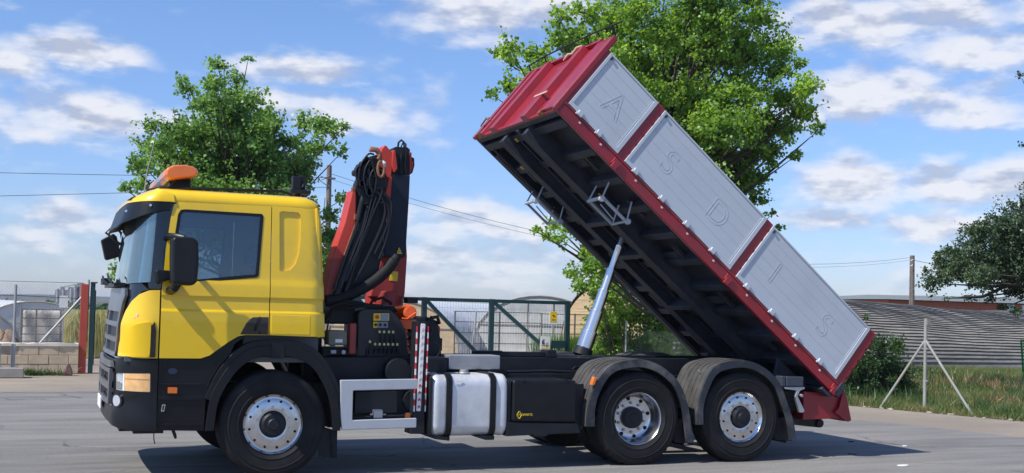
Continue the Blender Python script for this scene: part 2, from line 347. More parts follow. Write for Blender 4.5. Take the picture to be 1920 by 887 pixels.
# ================================================================== the truck
CV = 1.225                                               # centre line of the truck
TR = empty('tipper_truck', (2.6, CV, 0), 'three-axle tipper truck with yellow cab, folded red crane and raised grey and red tipping body', 'truck')
def lerp_tab(tab, x):
    if x <= tab[0][0]: return tab[0][1]
    for (a, b), (c, d) in zip(tab, tab[1:]):
        if x <= c: t = (x-a)/(c-a); return b+(d-b)*t
    return tab[-1][1]
UF = [(0.40, -1.40), (0.62, -1.44), (1.10, -1.44), (1.20, -1.42), (1.45, -1.41), (1.85, -1.36), (2.50, -1.29), (2.62, -1.28), (2.80, -1.24)]
UR = [(1.38, .470), (2.0, .445), (2.5, .425), (2.64, .41), (2.8, .34)]
VS = [(0.4, .02), (1.1, .0), (1.5, -.004), (1.85, .004), (2.2, .02), (2.62, .048), (2.75, .06)]
QC = -1.10
def smooth_path(pts, n=6):
    out = []
    for i in range(len(pts)-1):
        p0 = Vector(pts[max(i-1, 0)]); p1 = Vector(pts[i]); p2 = Vector(pts[i+1]); p3 = Vector(pts[min(i+2, len(pts)-1)])
        for j in range(n):
            t = j/n; q = .5*((2*p1)+(-p0+p2)*t+(2*p0-5*p1+4*p2-p3)*t*t+(-p0+3*p1-3*p2+p3)*t**3); out.append((q.x, q.y))
    out.append(tuple(pts[-1])); return out
def cabpt(q, z, off=0.0):
    """surface of the cab: q>=0 along the side, -1<q<0 round the front corner, q<-1 across the front"""
    uf = lerp_tab(UF, z); v0 = lerp_tab(VS, z); rx = QC-uf; ry = 0.30 if z > 1.16 else 0.34; e = 2/2.35
    def base(q):
        if q >= 0:
            u = QC+q; ur = lerp_tab(UR, z); v = v0
            t = u-(ur-.10)
            if t > 0: v += 0.05*(t/.10)**2
            return u, v
        if q >= -1:
            a = -q*PI/2
            u = QC-rx*math.sin(a)**e; v = v0+ry*(1-math.cos(a)**e)
        else: u = uf; v = v0+ry+(-1-q)*(CV-v0-ry)/1.21
        t = max(0, min(1, (v-v0)/(CV-v0)))
        return u-0.055*(1-(1-t)**2)*(1 if q < 0 else 0), v
    u, v = base(q)
    d = 0.012; a = base(q-d); b = base(q+d)
    tx, ty = b[0]-a[0], b[1]-a[1]; l = math.hypot(tx, ty) or 1
    nx, ny = ty/l, -tx/l
    return (u+nx*off, v+ny*off, z)
def sidepress(q, z):
    """pressed lines in the door and the sleeper side"""
    def sm(a, b, x): t = max(0, min(1, (x-a)/(b-a))); return t*t*(3-2*t)
    d = -0.012*sm(1.605, 1.625, z)*(1-sm(1.735, 1.755, z))
    d += 0.010*(1-sm(1.86, 1.95, z))
    return d
ZL = (1.595, 1.605, 1.615, 1.625, 1.635, 1.73, 1.735, 1.745, 1.755, 1.76, 1.86, 1.88, 1.90, 1.93, 1.96)
U = lambda pts: [(u-QC, z) for u, z in pts]
for far in (False, True):
    side = dict(far=far)
    door_o = U([(-1.098, 1.158), (-.72, 1.158), (-.64, 1.185), (-.56, 1.245), (-.46, 1.32), (-.37, 1.375), (-.30, 1.388), (-.081, 1.389), (-.079, 2.655), (-.96, 2.645), (-1.005, 2.62), (-1.03, 2.5), (-1.065, 2.2), (-1.095, 1.8)])
    win = U([(-.905, 2.575), (-.175, 2.567), (-.165, 2.55), (-.20, 1.975), (-.215, 1.962), (-.60, 1.915), (-1.0, 1.862), (-1.03, 1.87), (-.955, 2.52), (-.935, 2.562)])
    d = panel('door', door_o, [win], cabpt, lambda q, z: .012+sidepress(q, z), .03, YEL, TR, zl=ZL, bevel=.004, **side)
    gk = U([(-.90, 2.58), (-.172, 2.575), (-.155, 2.555), (-.19, 1.966), (-.212, 1.948), (-.60, 1.900), (-1.005, 1.848), (-1.045, 1.86), (-.965, 2.53), (-.94, 2.572)])
    gk2 = U([(-.895, 2.555), (-.19, 2.548), (-.186, 2.54), (-.217, 1.988), (-.225, 1.98), (-.60, 1.933), (-.985, 1.882), (-1.005, 1.888), (-.938, 2.515), (-.925, 2.543)])
    g = panel('window_seal', gk, [gk2], cabpt, .017, .02, BLKP, d, **side)
    panel('window_glass', gk, [], cabpt, .004, .006, GLASS, d, du=.2, dz=.15, **side)
    hd = U([(-.355, 1.392), (-.30, 1.50), (-.255, 1.55), (-.23, 1.562), (-.085, 1.566), (-.085, 1.392)])
    panel('handle_recess', hd, [], cabpt, .024, .02, BLKG, d, bevel=.003, **side)
    b = MB(); s = (lambda y: 2*CV-y) if far else (lambda y: y)
    b.tube([(-.215, s(-.035), 1.43), (-.20, s(-.05), 1.47), (-.175, s(-.05), 1.54), (-.17, s(-.03), 1.56)], .012, 8)
    b.cyl((-.165, s(-.03), 1.415), .012, -.01, .01)
    b.build('door_handle', BLKP, d, smooth=True)
    sl = U([(-.071, 1.389), (.475, 1.378), (.448, 2.0), (.43, 2.45), (.405, 2.645), (-.071, 2.663)])
    rec = [(.002, 2.60), (.03, 2.612), (.185, 2.608), (.212, 2.58), (.212, 2.35), (.20, 2.20), (.165, 2.09), (.115, 2.035), (.035, 2.015), (.012, 2.03)]
    s1 = panel('sleeper_side', sl, [U(rec)], cabpt, lambda q, z: .012+sidepress(q, z), .035, YEL, TR, zl=ZL, du=.05, bevel=.009, **side)
    panel('pressed_panel', U([(-.03, 2.64), (.25, 2.64), (.25, 2.0), (-.03, 1.98)]), [], cabpt, -.006, .012, YEL, s1, **side)
    # lower ledge of pressings near the rear
    panel('side_crease', U([(-.06, 1.40), (.33, 1.395), (.33, 1.585), (-.06, 1.592)]), [], cabpt, lambda q, z: .012+sidepress(q, z)+.003, .012, YEL, s1, zl=ZL, bevel=.006, **side)
    # front corner
    co = [(-.012, 1.80), (-.2, 1.795), (-.42, 1.755), (-.60, 1.69), (-.74, 1.60), (-.83, 1.48), (-.87, 1.34), (-.885, 1.20), (-.87, 1.165), (-.30, 1.155), (-.012, 1.155)]
    cp = panel('corner_panel', co, [], cabpt, lambda q, z: .012+.012*math.exp(-((z-1.5)/.12)**2), .03, YEL, TR, du=.05, bevel=.006, **side)
    panel('air_deflector', roundpoly([(-.125, 1.50), (-.36, 1.475), (-.62, 1.40), (-.80, 1.30), (-.84, 1.17), (-.125, 1.165)], .05), [], cabpt, lambda q, z: .030+.03*max(0, 1-abs((q+.4)/.5))*max(0, (z-1.16)/.33), .03, YEL, cp, du=.05, bevel=.012, **side)
    panel('vent_slot', [(-.045, 1.165), (-.045, 1.42), (-.075, 1.50), (-.12, 1.46), (-.12, 1.165)], [], cabpt, .030, .014, BLKG, cp, **side)
    if False: panel('upper_slot', roundpoly([(-.60, 1.345), (-.80, 1.31), (-.84, 1.36), (-.72, 1.42), (-.60, 1.40)], .02), [], cabpt, .05, .02, YEL, cp, bevel=.008, **side)
    for (q0, z0, w_) in ((-.40, 1.56, .02), (-.46, 1.535, .014)):
        panel('paint_chip', [(q0+w_*math.cos(t)*(1+.3*math.sin(3*t)), z0+w_*.8*math.sin(t)) for t in [k*PI/5 for k in range(10)]], [], cabpt, .0268, .002, PINK, cp, **side) if not far else None
    b = MB(); sg2 = (lambda y: 2*CV-y) if far else (lambda y: y)
    b.tube([(u, sg2(cabpt(u-QC, z, .010)[1]), z) for u, z in smooth_path([(-.50, 1.29), (-.53, 1.36), (-.47, 1.46), (-.38, 1.545), (-.30, 1.575), (-.21, 1.585)], 5)], .007, 6); b.build('door_crease', YEL, d)
    # black pillar
    panel('windscreen_pillar', [(-.006, 1.81), (-.22, 1.81), (-.25, 1.85), (-.20, 2.52), (.13, 2.64), (.10, 2.60), (.07, 2.52), (.03, 2.2), (.001, 1.84)], [], cabpt, .006, .02, BLKG, TR, **side)
    # lower step panels
    panel('step_panel', U([(-1.098, .475), (-.66, .462), (-.655, .78), (-.62, .93), (-.54, 1.08), (-.44, 1.20), (-.40, 1.30), (-.30, 1.375), (-.36, 1.37), (-.50, 1.29), (-.66, 1.165), (-.73, 1.15), (-1.098, 1.15)]), [], cabpt, .0, .12, BLKP, TR, bevel=.006, **side)
    for (a, b_, z0, z1) in ((-1.09, -.66, .905, .925), (-1.09, -.675, .76, .80), (-1.09, -.69, .52, .545)):
        panel('step_ledge', U([(a, z0), (b_, z0), (b_, z1), (a, z1)]), [], cabpt, .016, .018, BLKP, TR, bevel=.004, **side)
    # bumper
    bo = [(-.004, .475), (-.45, .475), (-.80, .50), (-1.2, .52), (-1.9, .53), (-2.21, .53), (-2.21, 1.13), (-1.05, 1.13), (-.9, 1.145), (-.004, 1.14)]
    lamp = roundpoly([(-.09, .835), (-.86, .845), (-.90, 1.005), (-.10, 1.015)], .015)
    bu = panel('bumper', bo, [lamp], cabpt, lambda q, z: .012+.035*max(0, min(1, (.74-z)/.2)), .05, BLKP, TR, du=.06, bevel=.008, **side)
    hl = panel('headlight', roundpoly([(-.08, .83), (-.87, .84), (-.91, 1.01), (-.09, 1.02)], .015), [], cabpt, .002, .02, CLEAR, TR, du=.05, **side)
    panel('indicator_lens', [(-.10, .84), (-.565, .845), (-.575, 1.005), (-.105, 1.01)], [], cabpt, .010, .008, AMBL, hl, du=.05, **side)
    panel('lamp_divider', [(-.12, .952), (-.565, .955), (-.565, .963), (-.12, .960)], [], cabpt, .0125, .004, mat('lens_divider', (.55, .28, .10), .4), hl, **side)
    panel('lamp_divider', [(-.565, .842), (-.59, .842), (-.60, 1.006), (-.575, 1.006)], [], cabpt, .013, .008, WHITE, hl, **side)
    panel('low_beam_bowl', roundpoly([(-.66, .862), (-.82, .862), (-.83, .925), (-.665, .925)], .02), [], cabpt, .0125, .006, CHROME, hl, **side)
    fq = [(-.735+.115*math.cos(t*PI/10), .745+.052*math.sin(t*PI/10)) for t in range(20)]
    fo = [(-.735+.16*math.cos(t*PI/10), .745+.067*math.sin(t*PI/10)) for t in range(20)]
    f1 = panel('fog_lamp_housing', fo, [], cabpt, .028, .03, BLKG, TR, du=.04, **side)
    panel('fog_lamp', fq, [], cabpt, .032, .02, LGREY, f1, du=.04, **side)
    f1 = panel('fog_lamp_housing', [(q-.32, z) for q, z in fo], [], cabpt, .026, .02, BLKG, TR, du=.04, **side)
    sm_ = panel('side_marker', roundpoly(U([(-1.01, .828), (-.925, .826), (-.925, .882), (-1.01, .884)]), .006), [], cabpt, .030, .03, AMBER, TR, bevel=.004, **side)
    e = panel('fuel_badge', [(.13+.043*math.cos(t*PI/10), 1.035+.03*math.sin(t*PI/10)) for t in range(20)], [], cabpt, .006, .008, mat('blue_cap', (.02, .03, .07), .3), TR, **side)
    e = panel('step_light', roundpoly(U([(-1.065, .655), (-1.035, .655), (-1.025, .72), (-1.055, .72)]), .006), [], cabpt, .010, .012, CHROME, TR, **side)
    panel('lens', roundpoly(U([(-1.057, .663), (-1.040, .663), (-1.033, .712), (-1.050, .712)]), .004), [], cabpt, .013, .01, BLKG, e, **side)
# full-width front pieces (built as two halves that meet on the centre line)
for far in (False, True):
    panel('windscreen', [(-.20, 1.872), (-.19, 2.0), (-.15, 2.56), (-1.2, 2.60), (-2.21, 2.60), (-2.21, 1.845), (-1.2, 1.845)], [], cabpt, .012, .008, WGLASS, TR, du=.08, dz=.1, far=far)
    panel('front_panel', [(-.22, 1.80), (-.42, 1.86), (-1.0, 1.86), (-2.21, 1.86), (-2.21, 1.14), (-.4, 1.14), (-.4, 1.78)], [], cabpt, -.004, .02, BLKG, TR, far=far)
    gp = panel('grille', [(-.93, 1.16), (-.915, 1.5), (-.88, 1.66), (-.80, 1.74), (-.85, 1.80), (-1.0, 1.815), (-2.21, 1.815), (-2.21, 1.16)],
          [[(-1.02, z0), (-2.14, z0), (-2.14, z0+.10), (-1.0, z0+.095)] for z0 in (1.20, 1.345, 1.49)], cabpt, .035, .03, GRIL, TR, bevel=.006, far=far)
    for z0 in (1.20, 1.345, 1.49):
        panel('grille_mesh', [(-1.0, z0-.01), (-2.16, z0-.01), (-2.16, z0+.11), (-.98, z0+.105)], [], cabpt, .008, .008, BLKP, gp, far=far)
    panel('grille_step', [(-.90, 1.06), (-1.1, 1.05), (-2.21, 1.05), (-2.21, 1.11), (-1.0, 1.115)], [], cabpt, .05, .03, GRIL, TR, bevel=.008, far=far)
    lg = panel('lower_grille', [(-1.0, .70), (-2.21, .69), (-2.21, 1.04), (-.97, 1.04)], [[(-1.08, z0), (-2.14, z0), (-2.14, z0+.09), (-1.06, z0+.09)] for z0 in (.75, .91)], cabpt, .055, .03, GRIL, TR, bevel=.006, far=far)
    # sun visor and yellow roof cap above it
    vis = panel('sun_visor', [(.085, 2.635), (-.4, 2.635), (-1.0, 2.62), (-2.21, 2.60), (-2.21, 2.41), (-1.2, 2.41), (-.7, 2.46), (-.25, 2.53), (.06, 2.56)], [], cabpt,
          lambda q, z: .026+.08*max(0, min(1, -q))+.22*max(0, min(1, -q))*(2.62-z), .02, BLKP, TR, bevel=.006, far=far)
    panel('roof_cap', [(.10, 2.645), (.09, 2.72), (.0, 2.755), (-.5, 2.78), (-1.2, 2.80), (-2.21, 2.82), (-2.21, 2.61), (-1.0, 2.63), (-.4, 2.64)], [], cabpt,
          lambda q, z: .030+.075*max(0, min(1, -q))-(2+11*max(0, min(1, -q)))*max(0, z-2.64)**2, .03, YEL, TR, bevel=.01, zl=(2.66, 2.68, 2.70, 2.72, 2.74, 2.76, 2.78), far=far)
    b = MB(); sgn = (lambda y: 2*CV-y) if far else (lambda y: y)
    p = cabpt(-.28, 2.60, .055); b.cyl((p[0], sgn(p[1]), p[2]), .012, -.008, .008); p = cabpt(-.9, 2.55, .118); b.cyl((p[0], sgn(p[1]), p[2]), .012, -.01, .01)
    b.build('visor_screw', CHROME, vis)
b = MB(); b.M = None
p = [cabpt(q, z, .105-13*max(0, z-2.64)**2+.012) for q, z in ((-.86, 2.665), (-1.12, 2.665), (-1.12, 2.70), (-.86, 2.70))]
q_ = [(x+.02, y+.005, z) for x, y, z in p]
b.add(p+q_, [(0, 1, 2, 3), (7, 6, 5, 4), (0, 4, 5, 1), (1, 5, 6, 2), (2, 6, 7, 3), (3, 7, 4, 0)]).build('visor_badge', DARKM, TR, smooth=False)
b = MB(); b.box(-1.560, -1.545, .98, 1.47, .60, .72); b.build('number_plate', WHITE, TR, bevel=.004)
# roof
def ringpt(z, ins):
    out = []
    for q in [1.55-i*.09 for i in range(17)]+[-.1*i for i in range(0, 11)]+[-1.3, -1.6, -1.9, -2.2]:
        qq = min(q, lerp_tab(UR, z)-QC-ins*.6)
        p = cabpt(qq, z, -ins); out.append((p[0], min(p[1], CV)))
    return out
b = MB(); rings = []
for z, ins in ((2.64, -.004), (2.66, -.012), (2.69, -.010), (2.72, .0), (2.745, .02), (2.765, .06), (2.78, .13), (2.79, .28), (2.80, .6)):
    h = ringpt(z, ins); rings.append([(x, y, z) for x, y in h]+[(x, 2*CV-y, z) for x, y in reversed(h)])
n = len(rings[0]); vs = [p for r in rings for p in r]; fs = []
for i in range(len(rings)-1):
    for j in range(n): fs.append((i*n+j, i*n+(j+1) % n, (i+1)*n+(j+1) % n, (i+1)*n+j))
fs.append(tuple(range((len(rings)-1)*n, len(rings)*n)))
b.add(vs, fs); b.build('cab_roof', YEL, TR, ang=60)
b = MB(); b.prism([(.385, 2.66), (.405, 2.55), (.435, 2.0), (.455, 1.37), (.42, 1.37), (.39, 2.0), (.36, 2.66)], .03, 2.42); b.build('cab_back_wall', YEL, TR, bevel=.01)
b = MB(); b.box(-1.40, .44, .06, 2.39, 1.12, 1.17); b.box(-.3, .44, .10, 2.35, 1.17, 1.42); b.build('cab_floor', INT, TR)
b = MB(); b.prism([(-1.30, 1.17), (-1.08, 1.17), (-1.0, 1.72), (-1.08, 1.84), (-1.24, 1.82), (-1.30, 1.7)], .14, 2.31); b.build('dashboard', INT, TR, bevel=.02)
for y in (.55, 1.9):
    b = MB(); b.box(-.55, -.02, y-.25, y+.25, 1.45, 1.58); st = b.build('seat', SEAT, TR, bevel=.04, seg=3)
    b = MB(); b.prism([(-.12, 1.58), (.02, 1.58), (.10, 2.12), (.0, 2.12)], y-.24, y+.24); b.build('backrest', SEAT, st, bevel=.04, seg=3)
    b = MB(); b.prism([(.0, 2.15), (.09, 2.15), (.11, 2.34), (.03, 2.34)], y-.13, y+.13); b.build('headrest', SEAT, st, bevel=.03, seg=3)
b = MB(); ax = Vector((.5, 0, .86)); 
b.tube([(-.93+.19*math.cos(t*PI/12)*.86, .55+.22*math.sin(t*PI/12), 1.86+.19*math.cos(t*PI/12)*-.5) for t in range(24)], .014, 8, closed=True)
b.tube([(-1.08, .55, 1.7), (-.93, .55, 1.86)], .03, 8); b.build('steering_wheel', BLKP, TR)
# wipers and cowl
b = MB()
for far in (0, 1):
    y0 = .55 if not far else 1.5
    b.tube([(-1.50, y0, 1.86), (-1.53, y0+.15, 1.90), (-1.52, y0+.6, 1.95)], .012, 6)
for i in range(9): 
    y = 1.75+i*.06; b.box(-1.53, -1.44, y, y+.04, 1.86, 1.90+.03*((i*7) % 3)/2)
b.box(-1.50, -1.40, .4, 2.05, 1.825, 1.865)
b.build('wiper', BLKP, TR)
# mirrors
def mirror(name, c, s, rot=0.0, far=False):
    b = MB(); x, y, z = c; b.box(x-s[0]/2, x+s[0]/2, y-s[1]/2, y+s[1]/2, z-s[2]/2, z+s[2]/2)
    return b.build(name, BLKP, TR, bevel=.045, seg=4)
for far in (False, True):
    g = (lambda y: 2*CV-y) if far else (lambda y: y)
    b = MB(); v = []
    prof = [(-1.045, 1.85), (-1.055, 2.10), (-1.055, 2.29), (-.90, 2.295), (-.835, 2.28), (-.815, 2.23), (-.808, 2.05), (-.815, 1.89), (-.85, 1.845)]
    b.prism(prof, g(-.40), g(-.17)); m = b.build('wing_mirror', BLKP, TR, bevel=.035, seg=4)
    b = MB(); b.box(-.86, -.812, g(-.36), g(-.21), 1.92, 2.22); b.build('mirror_glass', CHROME, m)
    b = MB(); b.tube([(-1.05, g(.02), 2.30), (-1.06, g(-.10), 2.312), (-1.0, g(-.22), 2.305), (-.93, g(-.26), 2.29)], [.03, .028, .026, .024], 10)
    b.build('mirror_arm', BLKP, m); b = MB()
    b.tube([(-1.02, g(.01), 1.80), (-1.02, g(-.10), 1.795), (-1.0, g(-.22), 1.82), (-.97, g(-.25), 1.86)], [.04, .042, .04, .03], 10)
    b.build('mirror_arm', BLKP, m)
    # small kerb mirror knob at the pillar
    b = MB(); b.prism([(-1.15, 1.86), (-1.17, 1.99), (-1.04, 1.985), (-1.0, 1.97), (-1.01, 1.90), (-1.06, 1.89)], g(-.14), g(.03)); b.build('mirror_base', BLKP, TR, bevel=.02, seg=3)
# front mirror hanging at the far corner of the visor
b = MB(); b.prism([(-1.53, 2.375), (-1.40, 2.455), (-1.36, 2.42), (-1.31, 2.22), (-1.33, 2.19), (-1.455, 2.145), (-1.48, 2.16)], 2.54, 2.70)
fm = b.build('kerb_mirror', BLKP, TR, bevel=.025, seg=3)
b = MB(); b.tube([(-1.36, 2.45, 2.50), (-1.32, 2.5, 2.46), (-1.30, 2.52, 2.36), (-1.37, 2.58, 2.30)], .014, 8); b.build('mirror_arm', BLKP, fm)
b = MB(); b.prism([(-1.30, 2.40), (-1.262, 2.34), (-1.265, 2.27), (-1.335, 2.12), (-1.355, 2.16), (-1.35, 2.30)], 1.98, 2.10); b.tube([(-1.33, 2.10, 2.30), (-1.50, 2.2, 2.44), (-1.44, 2.2, 2.5)], .012, 8); b.build('front_mirror', BLKP, TR)
# light bar
b = MB(); prof = [(-1.03, 2.885), (-.79, 2.925), (-.745, 2.96), (-.752, 3.00), (-.80, 3.03), (-.88, 3.045), (-1.0, 3.03), (-1.06, 2.99), (-1.07, 2.93)]
def bar(y0, y1, s0=1, s1=1, mi=0):
    n = len(prof); cx, cz = -.9, 2.965
    vs = [(cx+(x-cx)*s0, y0, cz+(z-cz)*s0) for x, z in prof]+[(cx+(x-cx)*s1, y1, cz+(z-cz)*s1) for x, z in prof]
    b.add(vs, [(i, i+n, (i+1) % n+n, (i+1) % n) for i in range(n)]+[tuple(range(n)), tuple(range(2*n-1, n-1, -1))], mi)
bar(.32, .36, .90, 1); bar(.36, .95); bar(.95, 1.5, .97, .97, 1); bar(1.5, 2.06); bar(2.06, 2.10, 1, .9)
lb = b.build('light_bar', [AMBER, mat('smoked_lens', (.10, .12, .15), .2, coat=.8)], TR, bevel=.012, merge=False)
b = MB(); b.box(-1.0, -.80, .55, .75, 2.80, 2.93); b.box(-1.0, -.80, 1.7, 1.9, 2.80, 2.93); b.box(-1.02, -.80, .5, 1.95, 2.885, 2.90)
b.tube([(-1.06, .55, 2.80), (-1.0, .5, 2.84), (-.95, .45, 2.90)], .008, 6); b.tube([(-1.2, .7, 2.80), (-1.08, .6, 2.84), (-1.0, .58, 2.83)], .012, 6)
b.build('mounting_bracket', BLKP, lb, bevel=.008)
b = MB(); b.tube([(-.98, .20, 2.775), (-.8, .2, 2.80), (.05, .2, 2.825), (.16, .2, 2.795)], .014, 8); b.build('roof_rail', BLKP, TR)
b = MB(); b.tube([(-.98, 2.25, 2.775), (-.8, 2.25, 2.80), (.05, 2.25, 2.825), (.16, 2.25, 2.795)], .014, 8)
b.build('roof_rail', BLKP, TR)
b = MB(); b.box(-.95, .10, .9, 1.5, 2.79, 2.815); b.build('roof_hatch', BLKP, TR, bevel=.006)
b = MB(); b.tube([(-1.15, 1.75, 2.78), (-1.12, 1.75, 3.1), (-1.02, 1.78, 3.62)], [.008, .006, .003], 6); b.build('aerial', GREYM, TR)
b = MB(); b.box(.31, .40, .95, 1.03, 2.93, 3.075); b.box(.40, .46, 1.0, 1.06, 2.93, 3.085); b.box(.28, .50, .9, 1.1, 2.885, 2.925); b.tube([(.38, 1.0, 2.78), (.38, 1.0, 2.93)], .03, 8); b.tube([(.40, .98, 2.93), (.42, .94, 2.96), (.44, .98, 3.0)], .018, 6)
b.build('work_lamp', DARKM, TR, bevel=.008)
b = MB(); b.box(-1.28, -1.0, .35, .55, .41, .47); b.tube([(-1.115, .1, .47), (-1.11, .1, .38), (-1.10, .1, .34)], .006, 6); b.tube([(-.94, .1, .47), (-.92, .1, .42), (-.91, .1, .385)], [.016, .018, .012], 6); b.box(-1.4, .4, .5, 1.95, .42, .75); b.build('underbody', DARKM, TR, bevel=.01)

# wheels
def wheel(x, y, kind, far=False):
    sg = -1 if far else 1; c = (x, y, .515)
    Yp = lambda p: [(r, h*sg) for r, h in p]
    b = MB()
    if kind == 'drive': D = .16
    else: D = .035
    # hub
    b.lathe(Yp([(0, D-.06), (.05, D-.06), (.06, D-.05), (.10, D-.05), (.118, D-.035), (.124, D+.02), (.124, D+.12)]), c, 32)
    b.lathe(Yp([(.0, .12+(D-.035)), (.26, .12+(D-.035)), (.26, .30)]), c, 32)
    w = b.build('wheel', DARKM, TR)
    b = MB()
    prof = [(.298, .03), (.31, .018), (.335, .009), (.338, .004), (.346, .004), (.349, .008), (.40, -.001), (.425, -.001), (.428, -.005), (.436, -.005), (.439, .0), (.462, .002), (.465, -.001), (.470, .0), (.485, .008), (.508, .018), (.522, .034), (.528, .055), (.530, .09), (.519, .092), (.519, .104), (.530, .106), (.531, .150), (.519, .152), (.519, .164), (.531, .166), (.530, .21), (.519, .212), (.519, .224), (.530, .226), (.528, .26), (.522, .285), (.50, .302), (.45, .318), (.36, .312), (.30, .29)]
    mod = (lambda i, t: 1-(.022 if (math.sin(t*42) > .3) else 0) if (kind == 'drive' and i in (15, 16, 17, 18, 30, 31)) else 1)
    b.lathe(Yp(prof), c, 168 if kind == 'drive' else 96, mod=mod)
    b.v = [(vx, vy, max(vz, .004)) for vx, vy, vz in b.v]
    b.build('tyre', RUB, w, ang=50)
    b = MB()
    if kind == 'drive':
        rp = [(.296, .04), (.2985, .028), (.293, .022), (.286, .03), (.280, .05), (.268, .075), (.262, .12), (.245, .17), (.225, .185), (.19, .187), (.15, .185), (.12, .185)]
        hr, hy, nr, ny = .215, .184, .165, .176
        nh = 8; hs = .021
    else:
        rp = [(.296, .04), (.2985, .028), (.293, .020), (.286, .028), (.276, .045), (.262, .05), (.245, .042), (.228, .036), (.20, .034), (.165, .030), (.14, .028), (.128, .032), (.122, .05)]
        hr, hy, nr, ny = .232, .036, .165, .028
        nh = 12; hs = .0125
    b.lathe(Yp(rp), c, 64)
    r = b.build('rim', ALU, w, ang=50)
    for k in range(nh):
        t = 2*PI*k/nh+.2; b = MB()
        b.cyl((x+hr*math.cos(t), y+(hy-.002)*sg, .515+hr*math.sin(t)), hs, 0, -.004*sg, 14)
        b.build('rim_hole', mat('hole_black', (.004, .004, .004), .9), w, smooth=False)
    for k in range(10):
        t = 2*PI*k/10+.35; b = MB()
        b.lathe(Yp([(0, -.028), (.011, -.028), (.0115, -.01), (.016, -.008), (.017, 0), (0, 0)]), (x+nr*math.cos(t), y+ny*sg, .515+nr*math.sin(t)), 8)
        b.build('wheel_nut', ALU if kind != 'drive' else ALUD, w)
for far in (False, True):
    y = 2*CV if far else 0
    wheel(0, y, 'steer', far); wheel(4.06, y, 'drive', far); wheel(5.415, y, 'tag', far)
    b = MB(); sg = -1 if far else 1
    if True:   # inner twin tyre of the drive axle
        b.lathe([(r, h*sg+(.34*sg)) for r, h in [(.30, .0), (.45, 0), (.52, .03), (.53, .15), (.52, .28), (.45, .30), (.3, .30)]], (4.06, y, .515), 72)
        b.v = [(vx, vy, max(vz, .004)) for vx, vy, vz in b.v]; b.build('inner_tyre', RUB, TR)
b = MB()
for x in (0, 4.06, 5.415): b.tube([(x, .25, .515), (x, 2.2, .515)], .07 if x else .05, 10)
b.lathe([(0, -.22), (.12, -.2), (.2, -.08), (.2, .08), (.12, .2), (0, .22)], (4.06, CV, .515), 20, 'y'); b.build('axle', DARKM, TR)

# mudguards
def guard(path, inner, y0, y1, name, m, ribs=0, far=False, lip=.022, edge=True):
    g = (lambda y: 2*CV-y) if far else (lambda y: y)
    b = MB(); k = len(path)
    vs = []; fs = []
    for (a, z), (ia, iz) in zip(path, inner): vs += [(a, g(y0-lip), z), (ia, g(y0-lip), iz), (ia, g(y0), iz), (a, g(y0), z)]
    for i in range(k-1):
        for j in range(4): fs.append((i*4+j, i*4+(j+1) % 4, (i+1)*4+(j+1) % 4, (i+1)*4+j))
    fs += [(0, 1, 2, 3), tuple((k-1)*4+j for j in (3, 2, 1, 0))]
    b.add(vs, fs)
    # sheet over the wheel
    def strip(ya, yb, h0, h1, mi=1):
        vs = []; fs = []
        for (a, z), (ia, iz) in zip(path, inner):
            d = Vector((a-ia, z-iz)); d.normalize()
            for (yy, hh) in ((ya, h1), (yb, h1), (yb, h0), (ya, h0)): vs.append((a+d.x*hh, g(yy), z+d.y*hh))
        for i in range(k-1):
            for j in range(4): fs.append((i*4+j, i*4+(j+1) % 4, (i+1)*4+(j+1) % 4, (i+1)*4+j))
        fs += [(0, 1, 2, 3), tuple((k-1)*4+j for j in (3, 2, 1, 0))]; b.add(vs, fs, mi)
    strip(y0, y1, -.02, -.001)
    for r in range(ribs):
        ya = y0+.08+(y1-y0-.12)*r/ribs; strip(ya, ya+(y1-y0)/ribs*.5, -.001, .007)
    return b.build(name, [m, GUARDT if ribs else m], TR, bevel=.005, ang=45)
def smooth_path(pts, n=6):
    out = []
    for i in range(len(pts)-1):
        p0 = Vector(pts[max(i-1, 0)]); p1 = Vector(pts[i]); p2 = Vector(pts[i+1]); p3 = Vector(pts[min(i+2, len(pts)-1)])
        for j in range(n):
            t = j/n; q = .5*((2*p1)+(-p0+p2)*t+(2*p0-5*p1+4*p2-p3)*t*t+(-p0+3*p1-3*p2+p3)*t**3); out.append((q.x, q.y))
    out.append(tuple(pts[-1])); return out
GUARD = mat('mudguard_plastic', (.018, .022, .030), .5, var=.3, vscale=3, dirt=(.20, .19, .175), dirt_amt=.8, dscale=2.2, bump=.04, bscale=60)
GUARDT = mat('dusty_mudguard', (.060, .057, .052), .7, var=.5, vscale=5, dirt=(.03, .03, .033), dirt_amt=.7, dscale=6)
fo = [(-.655, .465), (-.62, .76), (-.53, .97), (-.38, 1.17), (-.22, 1.268), (0, 1.29), (.22, 1.275), (.40, 1.175), (.54, .98), (.63, .74), (.665, .445)]
fi = [(x*.875, .515+(z-.515)*.862) for x, z in fo]; fi[0] = (-.575, .465); fi[-1] = (.585, .445)
